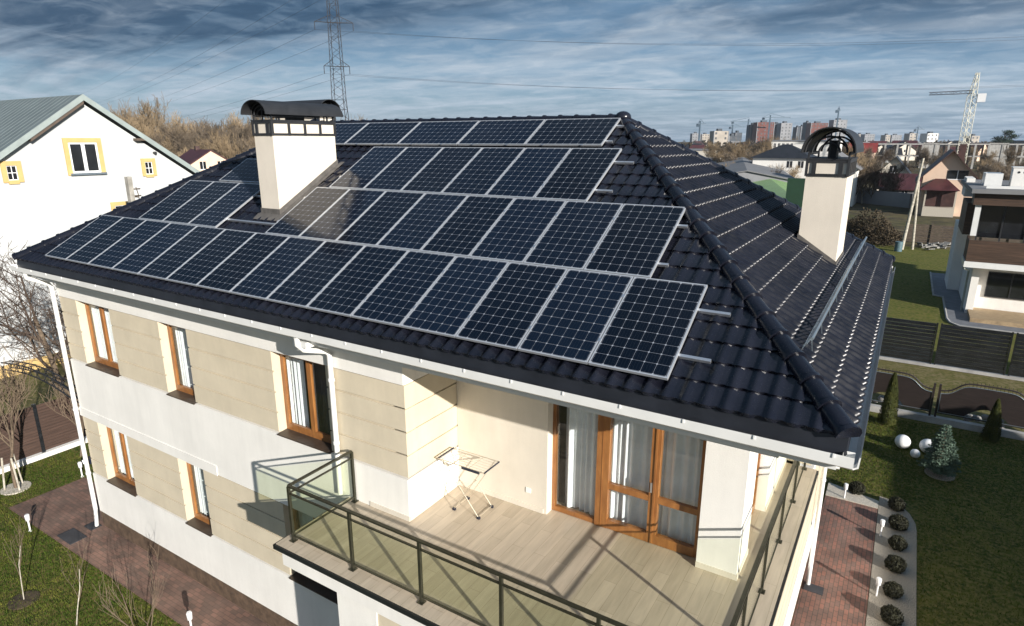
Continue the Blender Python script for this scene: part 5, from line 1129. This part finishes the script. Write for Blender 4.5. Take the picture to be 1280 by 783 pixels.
for e_, z, s in arms:
    q = e_+DR*230; q.z = e_.z+1; cable(e_, q, 5, 'thin cable running right from the %s %s arm tip of the pylon' % (names[z], sd_w[s]))
    q = far(60-6*s, {19.5: 160, 29.0: 148, 38.5: 138, 50: 128}[z]+3*s, 640); cable(e_, q, 9, 'thin cable running left from the %s %s arm tip of the pylon' % (names[z], sd_w[s]))
# near tower crane
cb0 = far(1201, 200, 215); cb0.z = -GZ
ct = thing('tower_crane', 'cream tower crane standing behind the peach house roof', 'crane', cb0)
m_ = MB(); T0 = far(1206, 120, 215); T1 = far(1213, 91, 215); up_ = Vector((cb0.x, cb0.y, T0.z)); lattice(m_, cb0, up_, 2.0, 2.0, 16, .13); lattice(m_, up_, (cb0.x+.3, cb0.y, T1.z), 1.7, .7, 6, .13); m_.build('mast', 'crane_cream', ct)
m_ = MB(); zj = up_.z+1.2; jd = Vector((-math.cos(YAW-.5), -math.sin(YAW-.5), 0)); lattice(m_, up_+Vector((0, 0, 1.2)), up_+jd*12+Vector((0, 0, 1.0)), 1.0, .8, 9, .1); m_.build('jib', 'pylon', ct)
m_ = MB(); q = up_-jd*2.4; m_.box(q.x-1.0, q.y-1.0, q.z-2.0, q.x+1.2, q.y+1.0, q.z+.6); m_.build('counterweight', 'lamp_white', ct)
def smallcrane(px, pybase, pytop, D, jl, label, jx0=-.35):
    b = far(px, pybase, D); b.z = -GZ; tp_ = far(px, pytop, D).z; t = thing('distant_crane', label, 'crane', b, 'construction cranes on the skyline'); m_ = MB(); m_.bar(b, (b.x, b.y, tp_+3), 1.5, 1.5); m_.build('mast', 'crane_blue', t)
    ux = Vector((math.cos(YAW), math.sin(YAW), 0)); c = Vector((b.x, b.y, tp_)); m_ = MB(); m_.bar(c+ux*jl*jx0, c+ux*jl, 1.1, 1.1); m_.tube([c+ux*jl*.8, c+Vector((0, 0, 5)), c+ux*jl*jx0], .3, 4); m_.box(c.x+ux.x*jl*jx0-2, c.y-1, tp_-3, c.x+ux.x*jl*jx0+1, c.y+1, tp_); m_.build('jib', 'crane_blue', t)
smallcrane(874, 170, 155, 700, 6, 'blue crane left of the cream block on the skyline'); smallcrane(915, 168, 159, 900, 16, 'small crane with a short jib just left of the red-brown tower', -.2); smallcrane(934, 168, 152, 900, 3, 'thin crane mast right beside the red-brown tower', -8); smallcrane(960.5, 170, 147, 850, 26, 'crane with a long flat jib over the red-brown tower', -.35); smallcrane(1045, 165, 138, 820, 2, 'tall thin mast rising by the chimney cap', -1); smallcrane(1146, 170, 162, 900, 9, 'faint crane over the ochre block')

# ------------------------------------------------------------------ distant trees
def forest_proto(seed, h, tm, cm, name='leafless_tree', kids=(11, 6, 5, 3), rmin=.03, spread=.5):
    t = thing(name, 'x', 'tree', (0, 0, 0), rel=False); tr_, cr_ = bare_tree(seed=seed, h=h, spread=spread, levels=4, kids=kids, r0=.16, rmin=rmin, up=.75, first_split=.15)
    tr_.build('trunk', tm, t, local=True); cr_.build('crown', cm, t, local=True); return t
fp = [forest_proto(51, 13, 'birch', 'twig_warm'), forest_proto(52, 14, 'bark', 'twig_warm'), forest_proto(53, 12, 'bark', 'twig_grey'), forest_proto(54, 13, 'bark', 'twig_grey')]
used = [False]*4
def put(i, p, rz, sc, label, group):
    if not used[i]:
        used[i] = True; o = fp[i]; o.location = Vector(p)+Vector((0, 0, GZ)); o.rotation_euler = (0, 0, rz); o.scale = (sc, sc, sc); o['label'] = label; o['group'] = group
    else: copy_tree(fp[i], None, p, rz, sc, label, group)
rnd = random.Random(77)
for row, (D, n, sc) in enumerate(((150, 16, .85), (175, 20, 1.1), (205, 22, 1.3), (240, 24, 1.5))):
    for k in range(n):
        px = 60+ (450-60)*(k+rnd.random())/n; p = far(px, 176, D+rnd.uniform(-8, 8)); p.z = -GZ; hh = sc*rnd.uniform(.85, 1.12)*(1.12 if px < 200 else 1)
        put(rnd.randrange(4), p, rnd.uniform(0, 6.28), hh, 'leafless brown tree of the wood behind the maroon-roofed house', 'leafless trees of the wood on the left')
for D, n, x0, x1, sc in ((125, 6, 925, 985, .34), (150, 9, 905, 1000, .42), (185, 12, 895, 1000, .5), (230, 14, 890, 1000, .62), (300, 14, 880, 1000, .8)):
    for k in range(n):
        p = far(x0+(x1-x0)*(k+rnd.random())/n, 176, D+rnd.uniform(-8, 8)); p.z = -GZ
        put(rnd.choice((0, 1, 1, 3)), p, rnd.uniform(0, 6.28), sc*rnd.uniform(.8, 1.2), 'leafless tree of the brown scrub before the apartment towers', 'leafless trees of the scrub before the towers')
for k, (px, D, sc) in enumerate(((1074, 108, .62), (1085, 110, .72), (1096, 109, .66), (1110, 108, .55), (1066, 112, .6), (1122, 107, .42))):
    p = far(px, 200, D); p.z = -GZ; put(0 if k == 1 else 2+k % 2, p, k*1.1, sc, 'pale leafless birch above the grey wall, %s' % ['with twin white trunks', 'tallest of the group', 'right of the tallest', 'leaning over the shed', 'nearest the white annex', 'nearest the peach house'][k], 'leafless birches above the grey wall')
for k in range(150):
    px = rnd.uniform(1055, 1295); D = rnd.uniform(170, 560); p = far(px, 176, D); p.z = -GZ
    put(rnd.choice((1, 2, 3, 3, 2)), p, rnd.uniform(0, 6.28), rnd.uniform(.4, .7), 'leafless tree of the tangle around the concrete frame', 'leafless trees around the concrete frame')
for k in range(26):
    px = rnd.uniform(1225, 1300); D = rnd.uniform(110, 190); p = far(px, 176, D); p.z = -GZ
    put(rnd.choice((1, 2, 3)), p, rnd.uniform(0, 6.28), rnd.uniform(.3, .5), 'low leafless tree at the right edge behind the modern house', 'leafless trees behind the modern house')
# far dark tree belt along the horizon: nobody could count it
belt = MB(); rnd = random.Random(5)
for k in range(1500):
    px = rnd.uniform(-300, 1600); D = rnd.uniform(380, 1300); p = far(px, 176, D); p.z = -GZ; r_ = rnd.uniform(2.5, 6); h_ = rnd.uniform(4, 8.5)+D*.0018
    for q in range(7):
        v = Vector((rnd.gauss(0, .6), rnd.gauss(0, .6), rnd.uniform(.3, 1))); c = p+Vector((v.x*r_, v.y*r_, v.z*h_)); s = r_*rnd.uniform(.3, .6)
        for _ in range(5):
            d1 = Vector((rnd.gauss(0, 1), rnd.gauss(0, 1), rnd.gauss(0, 1))).normalized()*s; d2 = Vector((rnd.gauss(0, 1), rnd.gauss(0, 1), rnd.gauss(0, 1))).normalized()*s; belt.add([c-d1, c+d2, c+d1], [(0, 1, 2)])
tag(belt.build('tree_belt', 'bush_brown', kind='stuff'), 'brown-grey belt of far trees along the horizon', 'trees')
# pine at the right edge
pt_ = far(1252, 190, 330); pt_.z = -GZ
t_ = thing('pine_tree', 'dark spreading pine on the skyline at the right', 'tree', pt_); mb = MB(); rnd = random.Random(14); tr_ = MB(); tr_.tube([(0, 0, 0), (0, 0, 14.5)], .4, 7, .2)
for i in range(16):
    a = rnd.uniform(0, 6.28); L_ = rnd.uniform(1, 5.5); z = rnd.uniform(10, 15.5)-L_*.25; e_ = Vector((math.cos(a)*L_, math.sin(a)*L_, z)); tr_.tube([(0, 0, z-1.2), e_], .12, 4, .05)
    leaves(mb, [e_+Vector((rnd.gauss(0, 1.1), rnd.gauss(0, 1.1), rnd.gauss(0, .4))) for _ in range(150)], .32, rnd)
mb.build('crown', 'pine', t_, local=True); tr_.build('trunk', 'bark', t_, local=True)

# ------------------------------------------------------------------ thin winter haze
hm = bpy.data.materials.new('haze'); hm.use_nodes = True; N = hm.node_tree.nodes; L = hm.node_tree.links; N.clear()
o_ = N.new('ShaderNodeOutputMaterial'); pv = N.new('ShaderNodeVolumePrincipled'); pv.inputs['Density'].default_value = .00012; pv.inputs['Color'].default_value = (.82, .90, 1, 1); pv.inputs['Anisotropy'].default_value = .2
L.new(pv.outputs[0], o_.inputs['Volume']); MATS['haze'] = hm
hz = MB().box(-1600, -60, -GZ-1.2, 900, 1500, 58).build('haze', 'haze', kind='stuff'); tag(hz, 'thin pale haze over the far suburb', 'haze', kind='stuff')
